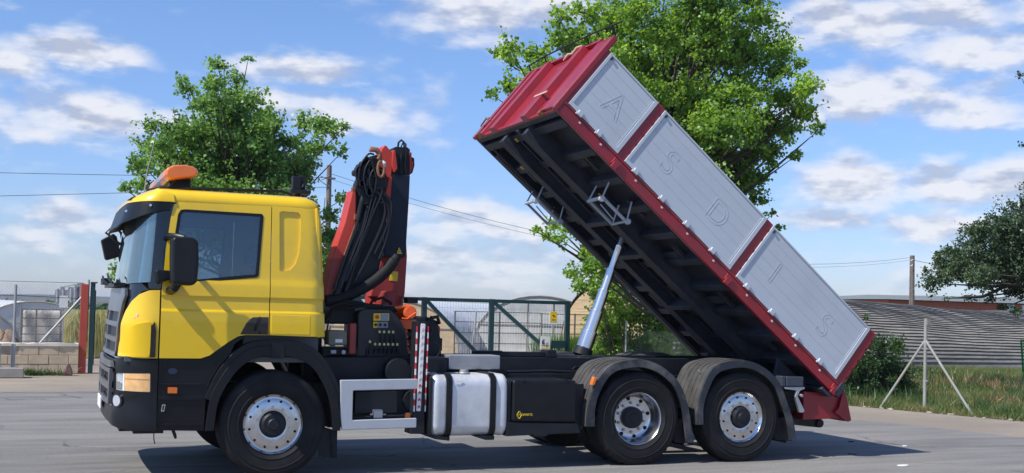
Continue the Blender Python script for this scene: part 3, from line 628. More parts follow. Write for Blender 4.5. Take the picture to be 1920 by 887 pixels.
for far in (False, True):
    g = (lambda y: 2*CV-y) if far else (lambda y: y)
    a = guard(smooth_path(fo), smooth_path(fi), -.005, .38, 'front_mudguard', BLKP, far=far)
    b = MB(); b.box(-.05, .08, g(-.036), g(-.02), 1.165, 1.31); b.build('joint_cover', BLKP, a, bevel=.006)
    fo2 = [(x*1.08, .515+(z-.515)*1.07) for x, z in fo[1:-1]]
    guard(smooth_path(fo2), smooth_path([(x*.99, z-.01) for x, z in fo[1:-1]]), .01, .15, 'wheel_arch', BLKP, far=far)
    b = MB(); b.prism([(.44, .50), (.645, .44), (.645, .165), (.46, .19)], g(.02), g(.03)); b.prism([(.57, .45), (.63, .44), (.635, .17), (.60, .17)], g(.0), g(.04)); b.build('mud_flap', RUB, a, bevel=.004)
    for cx, ex in ((4.06, 0), (5.415, .09)):
        po = [(-.66+ex*.3, .44), (-.645+ex*.3, .66), (-.57+ex*.3, .89), (-.42, 1.09), (-.20, 1.165), (.05, 1.17), (.28, 1.09), (.48, .93), (.60, .70), (.66+ex*.5, .44), (.70+ex*.5, .24)]
        pi = [(x*.87, .515+(z-.515)*.87) for x, z in po]; pi[0] = (po[0][0]+.10, .44); pi[-1] = (po[-1][0]-.10, .24); pi[-2] = (po[-2][0]-.09, .44)
        po = [(cx+x, z) for x, z in smooth_path(po)]; pi = [(cx+x, z) for x, z in smooth_path(pi)]
        gg = guard(po, pi, .0, .60, 'rear_mudguard', GUARD, ribs=5, far=far, lip=.03)
        b = MB(); b.box(cx+.60+ex*.5, cx+.62+ex*.5, g(.05), g(.55), .20, .62); b.prism([(cx+.50, .5), (cx+.66+ex*.5, .5), (cx+.69+ex*.5, .22), (cx+.48, .24)], g(.04), g(.05)); b.build('mud_flap', RUB, gg, bevel=.004)
        if ex == 0:
            b = MB(); b.prism(roundpoly([(3.437, .895), (3.475, .895), (3.505, .98), (3.468, .985)], .01), g(-.05), g(.01)); b.build('side_marker', AMBER, gg, bevel=.006)
        for zz, xx in ((.93, cx-.50), (.97, cx-.4)):
            b = MB(); b.tube([(xx, g(.12), zz+.09), (xx-.02, g(.12), zz+.12)], .012, 6); b.build('bolt', GREYM, gg)

# chassis
b = MB()
for y in (.80, 1.57): b.box(.45, 6.9, y, y+.08, .86, 1.155)
b.box(2.0, 6.3, .72, .8, .86, .95); b.box(.45, 3.3, .3, .8, .70, .90)
for x in (.9, 2.0, 3.0, 4.6, 5.8, 6.6): b.box(x, x+.1, .88, 1.57, .90, 1.10)
b.box(2.62, 3.6, .58, .70, .925, .985)
ch = b.build('chassis_frame', DARKM, TR, bevel=.008)
b = MB()
b.box(2.40, 3.30, .85, .95, 1.16, 1.215); b.box(2.40, 2.75, .85, .95, 1.19, 1.225); b.box(3.28, 3.40, .8, 1.0, 1.155, 1.24); b.box(3.75, 4.15, .9, 1.55, 1.08, 1.17)
b.build('subframe', DARKM, TR, bevel=.01)
b = MB(); b.box(1.955, 2.555, .44, .72, 1.035, 1.188); b.build('grey_box', GREYM, TR, bevel=.01)
b = MB(); b.box(1.72, 1.95, .45, .80, 1.03, 1.16); b.tube([(1.80, .42, 1.15), (1.85, .42, 1.24), (1.84, .42, 1.3), (1.77, .42, 1.32)], .008, 6); b.build('valve_block', DARKM, TR, bevel=.01)
b = MB(); b.box(3.05, 3.2, .79, .80, .99, 1.01); b.tube([(3.6, .78, 1.02), (3.62, .76, 1.05), (3.85, .76, 1.06)], .01, 6); b.tube([(2.7, .6, 1.0), (3.2, .62, 1.01), (3.7, .6, .99), (3.9, .7, .98)], .018, 8); b.build('pipe', DARKM, TR)
# side guard and what is behind it
b = MB(); b.prism(roundpoly([(.652, .95), (1.46, .962), (1.46, .857), (.785, .845), (.785, .548), (1.46, .56), (1.46, .462), (.68, .452), (.66, .6)], .012), -.02, .02); b.build('side_guard', LGREY, TR, bevel=.008)
b = MB(); b.box(.60, 1.60, .25, .75, .45, .95); b.box(.85, 1.3, .15, .25, .60, .82); b.tube([(.72, .12, .56), (1.5, .12, .575)], .014, 8); b.lathe([(0, 0), (.12, 0), (.12, .3), (0, .3)], (1.50, .2, .72), 20, 'y'); b.lathe([(0, 0), (.14, 0), (.14, .3), (0, .3)], (1.32, .2, 1.02), 20, 'y')
b.build('air_tank', DARKM, TR, bevel=.015)
b = MB(); b.box(1.03, 1.13, .08, .14, .55, .64); b.box(1.0, 1.17, .09, .12, .58, .60); b.build('coupling', ALUD, TR, bevel=.01)
b = MB(); b.prism(roundpoly([(1.36, .50), (1.415, .50), (1.42, .61), (1.365, .61)], .02), .06, .10); b.build('side_marker', AMBER, TR, bevel=.01)
# fuel tank: rounded box lying along the frame, straps round it
def tankring(x, ins): return None
def rr(w0, w1, z0, z1, r, n=7):
    out = []
    for (cx, cz, a0) in ((w1-r, z1-r, 0), (w0+r, z1-r, 90), (w0+r, z0+r, 180), (w1-r, z0+r, 270)):
        for j in range(n+1): t = math.radians(a0+90*j/n); out.append((cx+r*math.cos(t), cz+r*math.sin(t)))
    return out
b = MB(); sec = [(1.63, .06), (1.632, .03), (1.645, .012), (1.665, .0), (1.70, -.004), (1.72, .002), (2.40, .002), (2.425, -.004), (2.45, .0), (2.47, .015), (2.475, .05)]
vs = []; fs = []; n = None
for x, i in sec:
    r = rr(.0+i, .62-i, .355+i, 1.005-i, .12); n = len(r); vs += [(x, y, z) for y, z in r]
for a in range(len(sec)-1):
    for j in range(n): fs.append((a*n+j, a*n+(j+1) % n, (a+1)*n+(j+1) % n, (a+1)*n+j))
fs += [tuple(range(n)), tuple(range(len(vs)-1, len(vs)-n-1, -1))]
b.add(vs, fs); ft = b.build('fuel_tank', mat('tank_aluminium', (.68, .69, .71), .40, metal=.35, var=.10, vscale=3, dirt=(.30, .28, .26), dirt_amt=.4, dscale=4, bump=.35, bscale=5), TR, ang=60)
for x in (1.78, 2.27):
    b = MB(); vs = []; fs = []
    for xx, i in ((x, -.014), (x+.065, -.014), (x+.065, .006), (x, .006)):
        vs += [(xx, y, z) for y, z in rr(i, .62-i, .355+i, 1.005-i, .125)]
    for a in range(4):
        for j in range(n): fs.append((a*n+j, a*n+(j+1) % n, ((a+1) % 4)*n+(j+1) % n, ((a+1) % 4)*n+j))
    b.add(vs, fs); b.build('strap', BLKP, ft)
b = MB(); b.prism([(1.60, .97), (1.625, 1.0), (1.625, .36), (1.60, .40)], .0, .58); b.prism([(1.55, .40), (1.68, .335), (1.84, .315), (1.84, .36), (1.68, .37)], .02, .6); b.prism([(2.10, .36), (2.24, .315), (2.34, .315), (2.34, .36)], .02, .6); b.build('tank_cradle', DARKM, TR, bevel=.006)
b = MB(); b.lathe([(0, .03), (.045, .03), (.05, .0), (.05, -.06), (0, -.06)], (2.03, .16, 1.02), 24, 'z'); b.tube([(2.03+.055*math.cos(t), .16+.055*math.sin(t), 1.015) for t in [k*PI/8 for k in range(16)]], .01, 6, closed=True); b.build('filler_cap', GREYM, ft)
b = MB(); b.prism([(1.875, .94), (1.95, .95), (1.97, .93), (1.93, .90), (1.89, .905)], -.0035, .002); b.build('scratch_patch', WHITE, ft)
# battery / tool box
b = MB(); b.prism([(2.525, .505), (3.285, .485), (3.275, .945), (2.528, .948)], -.01, .55); bb = b.build('tool_box', BLKP, TR, bevel=.03, seg=3)
b = MB(); b.prism([(2.475, .50), (3.30, .48), (3.345, .37), (2.95, .362), (2.94, .34), (2.80, .34), (2.78, .36), (2.465, .352)], .0, .5); b.box(2.48, 2.52, .02, .5, .5, .93); b.build('box_bracket', DARKM, bb, bevel=.008)
b = MB()
for x in (2.62, 3.12): b.box(x, x+.05, -.014, .03, .925, .955)
b.build('latch', DARKM, bb, bevel=.004)
Mb = Matrix.Translation((2.66, -.0125, .578)) @ Matrix.Rotation(PI/2, 4, 'X')
text_mesh('EVOPARTS', .036, Matrix.Translation((.012, 0, 0)) @ Mb, 'badge_lettering', YLAB, bb, .0015)
b = MB(); q = [(2.577, .578), (2.60, .615), (2.608, .615), (2.633, .578), (2.608, .54), (2.60, .54)]
b.tube([(x, -.013, z) for x, z in q], .0035, 6, closed=True); b.build('badge_diamond', YLAB, bb)
b = MB(); b.box(3.3, 3.42, .1, .5, .4, .9); b.box(6.1, 6.3, .3, .8, .55, .8); b.build('bracket', DARKM, TR, bevel=.01)
# reflective upright beside the tank (outrigger leg)
b = MB(); b.prism([(1.462, 1.552), (1.575, 1.554), (1.572, .60), (1.582, .385), (1.412, .39), (1.452, .60)], .06, .26); b.box(1.49, 1.56, .08, .2, 1.55, 1.6); lg = b.build('outrigger_leg', DARKM, TR, bevel=.01)
b = MB(); b.prism(roundpoly([(1.502, 1.53), (1.548, 1.53), (1.522, .625), (1.476, .625)], .015), .048, .062); st = b.build('marking_strip', WHITE, lg)
for i in range(12):
    z = .65+i*.073; x = 1.501+(z-.62)*.029; b = MB()
    b.prism([(x-.015, z), (x, z+.018), (x+.015, z), (x+.015, z+.022), (x, z+.040), (x-.015, z+.022)], .0445, .05)
    b.build('chevron', RLAB if i < 4 else PINK, lg, smooth=False)
for x0, dx in ((1.452, .012), (1.573, .010)):
    b = MB()
    for i in range(14):
        z = .62+i*.063; b.prism([(x0+(z-.6)*.012-dx/2, z), (x0+(z-.6)*.012+dx/2, z), (x0+(z-.6)*.012+dx/2, z+.0625), (x0+(z-.6)*.012-dx/2, z+.0625)], .050, .065, i % 2)
    b.build('edge_strip', [WHITE, RLAB], lg, smooth=False)
# ------------------------------------------------------------------ crane (part of the truck)
b = MB(); b.box(.56, 1.9, .35, 2.1, .93, 1.17); b.box(.60, 1.62, .42, .9, 1.0, 1.2); b.box(1.05, 1.75, .9, 1.5, 1.0, 1.60); b.build('crane_base', DARKM, TR, bevel=.02)
b = MB(); b.prism(roundpoly([(.925, 1.16), (.93, 1.62), (.98, 1.675), (1.28, 1.675), (1.385, 1.57), (1.46, 1.44), (1.50, 1.16)], .03), .42, .62)
cp = b.build('control_panel', mat('panel_plastic', (.014, .016, .020), .45, var=.3), TR, bevel=.02, seg=3)
b = MB(); b.prism([(1.09, 1.545), (1.258, 1.548), (1.258, 1.625), (1.09, 1.622)], .39, .42, 0); b.prism([(1.165, 1.55), (1.25, 1.552), (1.25, 1.618), (1.165, 1.616)], .387, .39, 1); b.cyl((1.125, .385, 1.585), .02, -.01, .02, mi=2)
b.build('switch_box', [YLAB, GLAB, REDC], cp, bevel=.004)
b = MB(); b.prism([(1.092, 1.47), (1.135, 1.47), (1.135, 1.535), (1.092, 1.535)], .40, .42, 0); b.prism([(1.137, 1.47), (1.25, 1.472), (1.25, 1.537), (1.137, 1.535)], .40, .42, 1)
for x in (1.115, 1.165, 1.215): b.cyl((x, .39, 1.503), .015, -.005, .02, mi=2)
b.build('switch_box', [YLAB, GLAB, DARKM], cp, bevel=.003)
KN = mat('lever_knob', (.62, .60, .25), .4)
for i, x in enumerate((1.147, 1.195, 1.248, 1.294)):
    b = MB(); b.tube([(x+.03, .42, 1.31), (x+.02, .37, 1.36), (x, .35, 1.43)], .006, 6); b.lathe([(0, -.014), (.012, -.012), (.014, 0), (.01, .014), (0, .015)], (x, .35, 1.43), 10, 'z', mi=1); b.build('lever', [BLKP, KN], cp)
for i, x in enumerate((1.045, 1.102, 1.150, 1.199, 1.244, 1.295, 1.343)):
    z = 1.30 if i else 1.325
    b = MB(); b.tube([(x, .42, 1.19), (x, .37, 1.23), (x, .35, z)], .007, 6); b.lathe([(0, -.014), (.012, -.012), (.014, 0), (.01, .014), (0, .015)], (x, .35, z), 10, 'z', mi=1); b.build('lever', [BLKP, KN], cp)
b = MB(); b.box(1.02, 1.40, .40, .44, 1.15, 1.25); b.build('valve_bank', DARKM, cp, bevel=.01)
b = MB(); b.prism([(.816, 1.20), (.883, 1.20), (.882, 1.515), (.816, 1.515)], .30, .42); b.build('red_bracket', REDD, TR, bevel=.008)
b = MB(); b.prism(roundpoly([(.59, 1.285), (.793, 1.285), (.79, 1.44), (.588, 1.44)], .03), .30, .5); rs = b.build('oil_reservoir', mat('reservoir_plastic', (.16, .155, .12), .5, var=.3), TR, bevel=.02, seg=3)
b = MB(); b.box(.665, .74, .295, .30, 1.315, 1.35); b.build('sticker', WHITE, rs)
b = MB(); b.box(.63, .685, .33, .36, 1.20, 1.235, 0); b.cyl((.765, .33, 1.215), .022, 0, .03); b.build('gauge', LGREY, TR, bevel=.003)
b = MB(); b.box(.56, .95, .42, .8, .98, 1.26); b.box(.5, .60, .6, 2.0, 1.2, 1.75); b.prism([(.6, 1.5), (.95, 1.5), (.95, 1.75), (.75, 1.78)], .6, 1.2); b.build('pump_housing', DARKM, TR, bevel=.02)
# column
b = MB(); b.prism([(1.20, 1.80), (1.225, 1.90), (1.335, 2.28), (1.345, 2.9), (1.56, 2.9), (1.612, 2.26), (1.598, 1.865), (1.59, 1.80)], .95, 1.32); b.lathe([(.0, 1.58), (.22, 1.58), (.215, 1.80), (.20, 1.87), (0, 1.87)], (1.41, 1.13, 0), 32, 'z'); b.box(1.16, 1.62, .9, 1.35, 1.52, 1.70)
cc = b.build('crane_column', mat('column_red', (.34, .028, .022), .5, var=.15, vscale=2, dirt=(.12, .02, .02), dirt_amt=.5, dscale=4), TR, bevel=.012)
b = MB(); b.prism([(1.41, 1.985), (1.505, 1.98), (1.51, 2.085), (1.43, 2.09)], .944, .951); b.build('yellow_label', YLAB, cc)
b = MB(); b.box(1.60, 1.72, .85, 1.0, 1.74, 1.80); b.build('limit_switch', DARKM, cc, bevel=.004)
b = MB(); b.cyl((1.523, .50, 1.64), .073, -.0, .30, 32); b.cyl((1.523, .49, 1.64), .060, -.0, .30, 32); b.tube([(1.42, .47, 1.575), (1.48, .47, 1.57), (1.55, .47, 1.62), (1.58, .47, 1.64)], .010, 8); b.box(1.32, 1.66, .55, .8, 1.46, 1.56)
b.tube([(1.36, .55, 1.68), (1.45, .52, 1.70), (1.52, .52, 1.71)], .02, 8); b.build('slewing_cylinder', ORNG, TR, bevel=.01)
b = MB()
for i, (x, z) in enumerate(((1.555, 1.50), (1.53, 1.38), (1.545, 1.30), (1.56, 1.22), (1.52, 1.44))):
    b.tube([(x-.04, .62, z+.06), (x-.01, .60, z+.02), (x-.05, .60, z-.03)], .012, 6); b.box(x-.02, x+.01, .6, .65, z-.02, z+.03)
b.tube([(1.49, .58, 1.40), (1.44, .56, 1.36), (1.42, .56, 1.40)], .008, 6); b.tube([(1.49, .58, 1.34), (1.45, .56, 1.31), (1.43, .56, 1.35)], .008, 6)
b.build('red_hose_fitting', ORNG, TR)
b = MB()
for k in range(5): b.box(1.52, 1.62, .6, .9, 1.14+k*.08, 1.19+k*.08)
b.prism([(1.62, 1.12), (1.64, 1.55), (1.78, 1.60), (1.92, 1.55), (1.96, 1.35), (1.98, 1.12)], .75, 1.5); b.box(1.85, 2.0, .8, 1.0, 1.22, 1.36)
b.tube([(1.68, .72, 1.2), (1.70, .70, 1.35), (1.78, .72, 1.5), (1.85, .74, 1.6)], .02, 8); b.tube([(1.74, .72, 1.15), (1.76, .70, 1.3), (1.85, .72, 1.45)], .016, 8); b.tube([(1.82, .7, 1.58), (1.9, .7, 1.60), (1.93, .72, 1.52)], .022, 8)
b.build('valve_assembly', DARKM, TR, bevel=.012)
b = MB(); b.prism([(1.88, 1.52), (1.93, 1.54), (1.99, 1.48), (1.985, 1.36), (1.95, 1.37), (1.92, 1.44)], .85, 1.0); b.build('red_clamp', REDC, TR, bevel=.008)
b = MB()
for i in range(7):
    t = i/6; b.tube([(.62+t*.2, .45, 1.68-t*.02), (.75+t*.3, .40, 1.72+.03*math.sin(i)), (1.0+t*.3, .42, 1.70), (1.25+t*.12, .5, 1.60+t*.05)], .013, 6)
b.tube([(1.1, .7, 1.66), (1.15, .66, 1.76), (1.25, .66, 1.79), (1.36, .7, 1.74), (1.38, .75, 1.66)], .016, 8)
b.tube([(.60, .44, 1.40), (.63, .44, 1.55), (.68, .46, 1.70)], .008, 6); b.build('hydraulic_hose', RUB, TR)
# boom: outer black cylinder cover, knuckle, folded arm
b = MB(); b.prism([(1.323, 3.14), (1.549, 3.14), (1.545, 2.9), (1.523, 2.25), (1.515, 2.235), (1.273, 2.24), (1.279, 2.54), (1.30, 2.9)], .72, .98)
cov = b.build('boom_cover', mat('cover_blue_black', (.008, .014, .028), .5, var=.3, spec=.3), TR, bevel=.012)
b = MB(); b.prism([(1.418, 2.275), (1.478, 2.275), (1.444, 2.345)], .712, .722, 0); b.prism([(1.432, 2.284), (1.464, 2.284), (1.445, 2.322)], .7105, .713, 1); b.prism([(1.44, 2.287), (1.456, 2.287), (1.446, 2.312)], .709, .711, 0); b.build('warning_triangle', [YLAB, DARKM], cov, smooth=False)
b = MB(); b.prism([(1.345, 3.10), (1.35, 3.30), (1.36, 3.42), (1.385, 3.445), (1.52, 3.45), (1.55, 3.43), (1.556, 3.10)], .76, .96)
for x in (1.38, 1.44, 1.50): b.tube([(x, .75, 3.12), (x, .74, 3.25), (x+.01, .75, 3.38)], .012, 6)
b.tube([(1.42, .8, 3.42), (1.43, .8, 3.50), (1.46, .8, 3.53), (1.49, .8, 3.51), (1.50, .8, 3.42)], .012, 8); b.tube([(1.44, .74, 3.44), (1.46, .72, 3.50), (1.49, .72, 3.48), (1.50, .73, 3.35), (1.49, .74, 3.2)], .008, 8); b.cyl((1.44, .74, 3.19), .02, 0, .05)
b.prism([(1.54, 3.13), (1.60, 3.18), (1.62, 3.26), (1.615, 3.34), (1.58, 3.355), (1.575, 3.22)], .80, .9)
b.build('boom_knuckle', DARKM, TR, bevel=.01)
b = MB(); b.prism([(1.215, 3.40), (1.235, 3.43), (1.25, 3.45), (1.275, 3.44), (1.34, 3.37), (1.35, 3.26), (1.335, 3.12), (1.34, 2.95), (1.30, 2.9), (1.20, 2.95), (1.20, 3.2)], .72, .95); b.prism([(1.34, 3.40), (1.37, 3.40), (1.40, 3.20), (1.36, 3.15), (1.33, 3.25)], .7, .95)
b.prism([(1.30, 2.55), (1.33, 3.1), (1.29, 3.1), (1.27, 3.0), (1.25, 2.9)], .66, .72); b.prism([(1.545, 3.40), (1.57, 3.40), (1.575, 3.2), (1.555, 3.15)], .75, .92); b.prism([(1.575, 3.31), (1.60, 3.31), (1.60, 3.24), (1.58, 3.20)], .78, .81); b.build('boom_head', REDC, TR, bevel=.01)
b = MB(); b.prism([(.86, 2.92), (.895, 2.92), (.905, 2.57), (.773, 2.19), (.655, 1.76), (.585, 1.76), (.675, 2.235), (.785, 2.57)], .52, .78, 0)
b.v = b.v
ar = b.build('folded_arm', [REDC], TR, bevel=.01)
b = MB(); b.prism([(.664, 2.19), (.772, 2.19), (.654, 1.755), (.580, 1.755)], .517, .785); b.build('arm_lower_section', REDD, ar, bevel=.006)
b = MB(); b.tube([(.895, .51, 2.55), (.77, .51, 2.18), (.66, .51, 1.79)], .010, 6); b.box(.88, .91, .5, .54, 2.6, 2.66); b.box(.855, .89, .52, .58, 2.90, 2.95); b.build('arm_seam', RUST, ar, bevel=.004)
b = MB(); b.prism([(.895, 2.915), (.91, 3.0), (.97, 3.13), (1.04, 3.29), (1.13, 3.32), (1.20, 3.1), (1.225, 2.94), (1.29, 2.785), (1.235, 2.57), (1.215, 2.26), (1.145, 1.89), (.90, 1.78), (.655, 1.76), (.775, 2.19), (.90, 2.55)], .56, .72)
bm_ = b.build('boom_arm', DARKM, TR, bevel=.012)
b = MB()
for (x0, z0, x1, z1, w) in ((1.03, 2.75, .70, 1.80, .035), (1.12, 2.80, .80, 1.82, .03), (.98, 2.9, .92, 2.6, .03)):
    b.tube([(x0, .52, z0), (x1, .50, z1)], w, 12)
b.prism([(.93, 2.93), (1.0, 3.10), (1.15, 3.15), (1.24, 2.98), (1.12, 2.92), (1.06, 2.78), (.98, 2.76)], .49, .57)
b.build('boom_cylinder', DARKM, bm_, bevel=.006)
b = MB()
for pts in ([(.92, 2.3), (1.0, 2.6), (1.07, 2.9), (1.13, 2.95)], [(1.13, 2.80), (1.22, 2.78), (1.245, 2.65), (1.21, 2.5), (1.10, 2.25)], [(.80, 1.95), (.95, 2.35), (1.06, 2.72), (1.10, 2.86)], [(1.14, 2.96), (1.16, 2.9), (1.06, 2.65), (.9, 2.25), (.74, 1.86)]):
    b.tube([(x, .465, z) for x, z in smooth_path(pts, 5)], .011, 6)
for pts in ([(1.0, 2.95), (1.12, 2.9), (1.20, 2.75), (1.17, 2.55), (1.02, 2.2), (.9, 1.95)], [(.95, 2.8), (.90, 2.55), (.82, 2.3), (.74, 2.05), (.68, 1.85)], [(1.18, 2.9), (1.27, 2.8), (1.26, 2.6), (1.22, 2.4), (1.15, 2.2)], [(1.0, 2.7), (.96, 2.5), (.88, 2.28), (.78, 2.0), (.73, 1.82)]):
    b.tube([(x, .475, z) for x, z in smooth_path(pts, 5)], .016, 6)
b.build('boom_hose', mat('hose_black', (.009, .010, .013), .4), bm_)
b = MB()
for (x, z, r) in ((.885, 3.10, .035), (.93, 3.16, .04), (.97, 3.0, .05), (1.0, 3.22, .045), (1.05, 3.12, .06), (1.03, 2.90, .05), (.94, 2.98, .035), (.955, 3.20, .03)):
    b.cyl((x, .47, z), r, -.02, .10, 14); b.box(x-r*.6, x+r*.35, .45, .6, z-r*.7, z+r*.9)
b.tube([(.88, .48, 3.15), (.865, .47, 3.1), (.90, .46, 3.02), (.89, .47, 2.95)], .02, 8); b.tube([(.97, .47, 3.27), (1.03, .45, 3.24), (1.10, .46, 3.05), (1.08, .47, 2.9)], .018, 8)
b.prism(roundpoly([(.885, 2.96), (.90, 3.10), (.96, 3.20), (1.0, 3.27), (1.07, 3.27), (1.15, 3.16), (1.20, 2.98), (1.05, 2.86), (.93, 2.84)], .03), .50, .56)
for pts in ([(.92, 2.95), (.90, 3.08), (.93, 3.20), (1.0, 3.30), (1.06, 3.30)], [(.99, 2.9), (.955, 3.05), (.985, 3.18), (1.05, 3.26), (1.12, 3.22)], [(1.05, 2.9), (1.02, 3.03), (1.06, 3.14), (1.15, 3.16), (1.20, 3.05)], [(.90, 3.0), (.87, 3.06), (.875, 3.14), (.91, 3.17)]):
    b.tube([(x, .45, z) for x, z in smooth_path(pts, 5)], .011, 8)
b.build('boom_linkage', DARKM, bm_, bevel=.01)
b = MB(); b.tube([(1.01, .45, 3.33), (1.03, .45, 3.355), (1.08, .44, 3.35), (1.12, .44, 3.31), (1.115, .44, 3.26), (1.13, .44, 3.24)], [.012, .03, .03, .026, .03, .02], 10)
b.tube([(1.135+.035*math.cos(t*PI/8), .43, 3.15+.085*math.sin(t*PI/8)) for t in range(16)], .016, 8, closed=True); b.build('crane_hook', RUST, bm_)
b = MB(); b.tube([(1.15, .42, 3.235), (1.165, .41, 3.21), (1.175, .42, 3.17)], [.012, .02, .006], 8); b.build('hook_latch', LGREY, bm_)
hp = smooth_path([(1.36, 2.235), (1.31, 2.17), (1.235, 2.07), (1.11, 1.96), (.91, 1.84), (.72, 1.76), (.60, 1.74)], 6)
b = MB(); b.tube([(x, .50, z) for x, z in hp], [.062 if i > 4 else .05 for i in range(len(hp))], 14); b.build('hose_sleeve', RUB, TR)

# ------------------------------------------------------------------ tipping body
P0 = Vector((2.969, -.02, 3.863)); TA = math.radians(39.644)
a_ = Vector((math.cos(TA), 0, -math.sin(TA))); n_ = Vector((math.sin(TA), 0, math.cos(TA)))
BM = Matrix(((a_.x, 0, n_.x, P0.x), (a_.y, 1, n_.y, P0.y), (a_.z, 0, n_.z, P0.z), (0, 0, 0, 1)))     # local x = along the body, y = across, z = up from its floor
BL, BW = 4.86, 2.50
b = MB(BM); b.box(.0, 4.84, .03, BW-.03, .105, .14); b.box(.0, .06, .06, BW-.06, .0, .104)
fl = b.build('body_floor', UNDER, TR)
b = MB(BM)
for i in range(11):
    s = .12+i*.455; b.box(s, s+.10, .07, .86, -.005, .105); b.box(s, s+.10, .95, 1.55, -.005, .105); b.box(s, s+.10, 1.64, BW-.07, -.005, .105)
b.build('cross_bearer', UNDER, TR, bevel=.004)
b = MB(BM)
for y in (.86, 1.55): b.box(.07, 4.75, y, y+.09, -.10, .104); b.box(.07, 4.75, y-.03, y+.12, -.118, -.102)
b.box(.05, 4.7, 1.17, 1.25, -.03, .10)
b.build('main_bearer', UNDER, TR, bevel=.006)
b = MB(BM)
for (s0, s1, y0, y1) in ((1.55, 1.62, .95, 1.55), (2.15, 2.22, .95, 1.55), (3.1, 3.18, .95, 1.55)): b.box(s0, s1, y0, y1, -.12, .10)
for s in (.6, 1.4, 2.2, 3.0, 3.8): b.box(s, s+.3, .40, .45, .02, .07); b.box(s, s+.25, 2.0, 2.06, .0, .06); b.box(s+.1, s+.22, .5, .8, .03, .06)
b.tube([(.2, 1.40, .0), (2.0, 1.42, -.02), (4.2, 1.38, .0)], .015, 6); b.tube([(.2, 2.25, -.01), (1.6, 2.23, -.03), (4.2, 2.25, -.01)], .02, 6)
b.tube([(3.2, 1.75, -.05), (4.4, 1.72, -.1), (4.6, 1.7, -.2)], .025, 8); b.box(.3, 4.7, 2.30, 2.36, -.03, .1)
b.build('under_bracing', UNDER, TR, bevel=.005)
b = MB(BM)
for (s, y, w, l) in ((1.78, 1.03, .06, .10), (1.92, 1.10, .10, .03), (2.20, 1.0, .12, .14), (1.0, 1.60, .05, .04), (.15, 1.42, .05, .05), (.55, 1.95, .06, .05), (1.2, .78, .03, .04), (3.45, .98, .05, .06), (4.0, 1.6, .04, .05)):
    b.box(s, s+l, y, y+w, -.025, -.008)
b.build('grease_bracket', RUSTY, TR)
for (y0, y1) in ((0, .055), (BW-.055, BW)):
    RM = REDB if y0 == 0 else UNDER
    b = MB(BM); b.box(.0, BL, y0, y1, .0, .118); b.box(.0, BL, y0-.008 if y0 == 0 else y0, y1 if y0 == 0 else y1+.008, .118, .142); sr = b.build('side_rail', RM, TR, bevel=.006)
    b = MB(BM); yy = (-.006, .0) if y0 == 0 else (BW, BW+.006)
    for s in (.26, .60, 1.18, 1.62, 2.06, 2.52, 3.12, 3.58, 4.02, 4.48): b.box(s, s+.025, yy[0], yy[1], .075, .095)
    b.build('rail_rivet', PINK, sr)
GATES = ((.035, .826, (.209, .515)), (.945, 2.758, (1.123, 1.569, 1.99, 2.442)), (2.875, 4.738, (3.063, 3.515, 3.963, 4.42)))
for near in (True, False):
    g = (lambda y: y) if near else (lambda y: BW-y)
    for (s0, s1, hk) in GATES:
        b = MB(BM); b.box(s0, s1, g(.0), g(.03), .150, .945)
        gt = b.build('side_gate', GATE, TR, bevel=.004)
        b = MB(BM); b.box(s0, s1, g(-.014), g(-.001), .150, .195); b.box(s0, s1, g(-.010), g(-.001), .925, .945); b.box(s0, s0+.035, g(-.012), g(-.001), .197, .923); b.box(s1-.05, s1, g(-.012), g(-.001), .197, .923); b.box(s1-.070, s1-.062, g(-.005), g(-.001), .21, .90)
        b.build('gate_edge', GATE, gt, bevel=.004)
        b = MB(BM)
        for h in (.315, .44, .565, .69, .815): b.box(s0+.036, s1-.076, g(-.0012), g(-.0004), h, h+.006)
        b.box(s0+.036, s1-.05, g(-.003), g(-.0005), .197, .204)
        b.build('board_joint', GLINE, gt)
        for s in hk:
            b = MB(BM); b.prism([(s-.032, .185), (s+.032, .185), (s+.038, .118), (s-.026, .118)], g(-.03), g(-.002)) if False else b.box(s-.034, s+.034, g(-.034), g(-.004), .128, .188)
            b.box(s-.05, s-.03, g(-.03), g(-.01), .12, .15); b.build('gate_hinge', GATE, gt, bevel=.006)
        b = MB(BM); b.cyl((s0+.05, g(-.014), .895), .016, -.006, .006); b.build('gate_hole', BLKG, gt)
    for (s0, s1) in ((-.0, .033), (.83, .942), (2.762, 2.872), (4.742, BL)):
        b = MB(BM); b.box(s0, s1, g(.004), g(.06), .144, .955)
        if s0 > .5 and near: b.box(s0-.0, s1, g(-.022), g(.002), .02, .10); b.box(s0+.02, s1-.02, g(-.03), g(.0), -.02, .06)
        ps = b.build('stake_post', REDB, TR, bevel=.005)
        if s0 < .5 or not near: continue
        for h in (.25, .38, .52, .70, .84): b = MB(BM); b.box(s1-.012, s1-.002, g(-.001), g(.004), h, h+.035); b.build('post_slot', BLKG, ps)
if True:
    for (txt, s) in (('A', .445), ('S', 1.365), ('D', 2.215), ('I', 3.245), ('S', 4.185)):
        Mt = BM @ Matrix.Translation((s, -.003, .525)) @ Matrix.Rotation(PI/2, 4, 'X') @ Matrix.Diagonal((1, 1, 1, 1))
        text_mesh(txt, .40, Mt, 'letter_outline', GLINE, TR, outline=.0010)
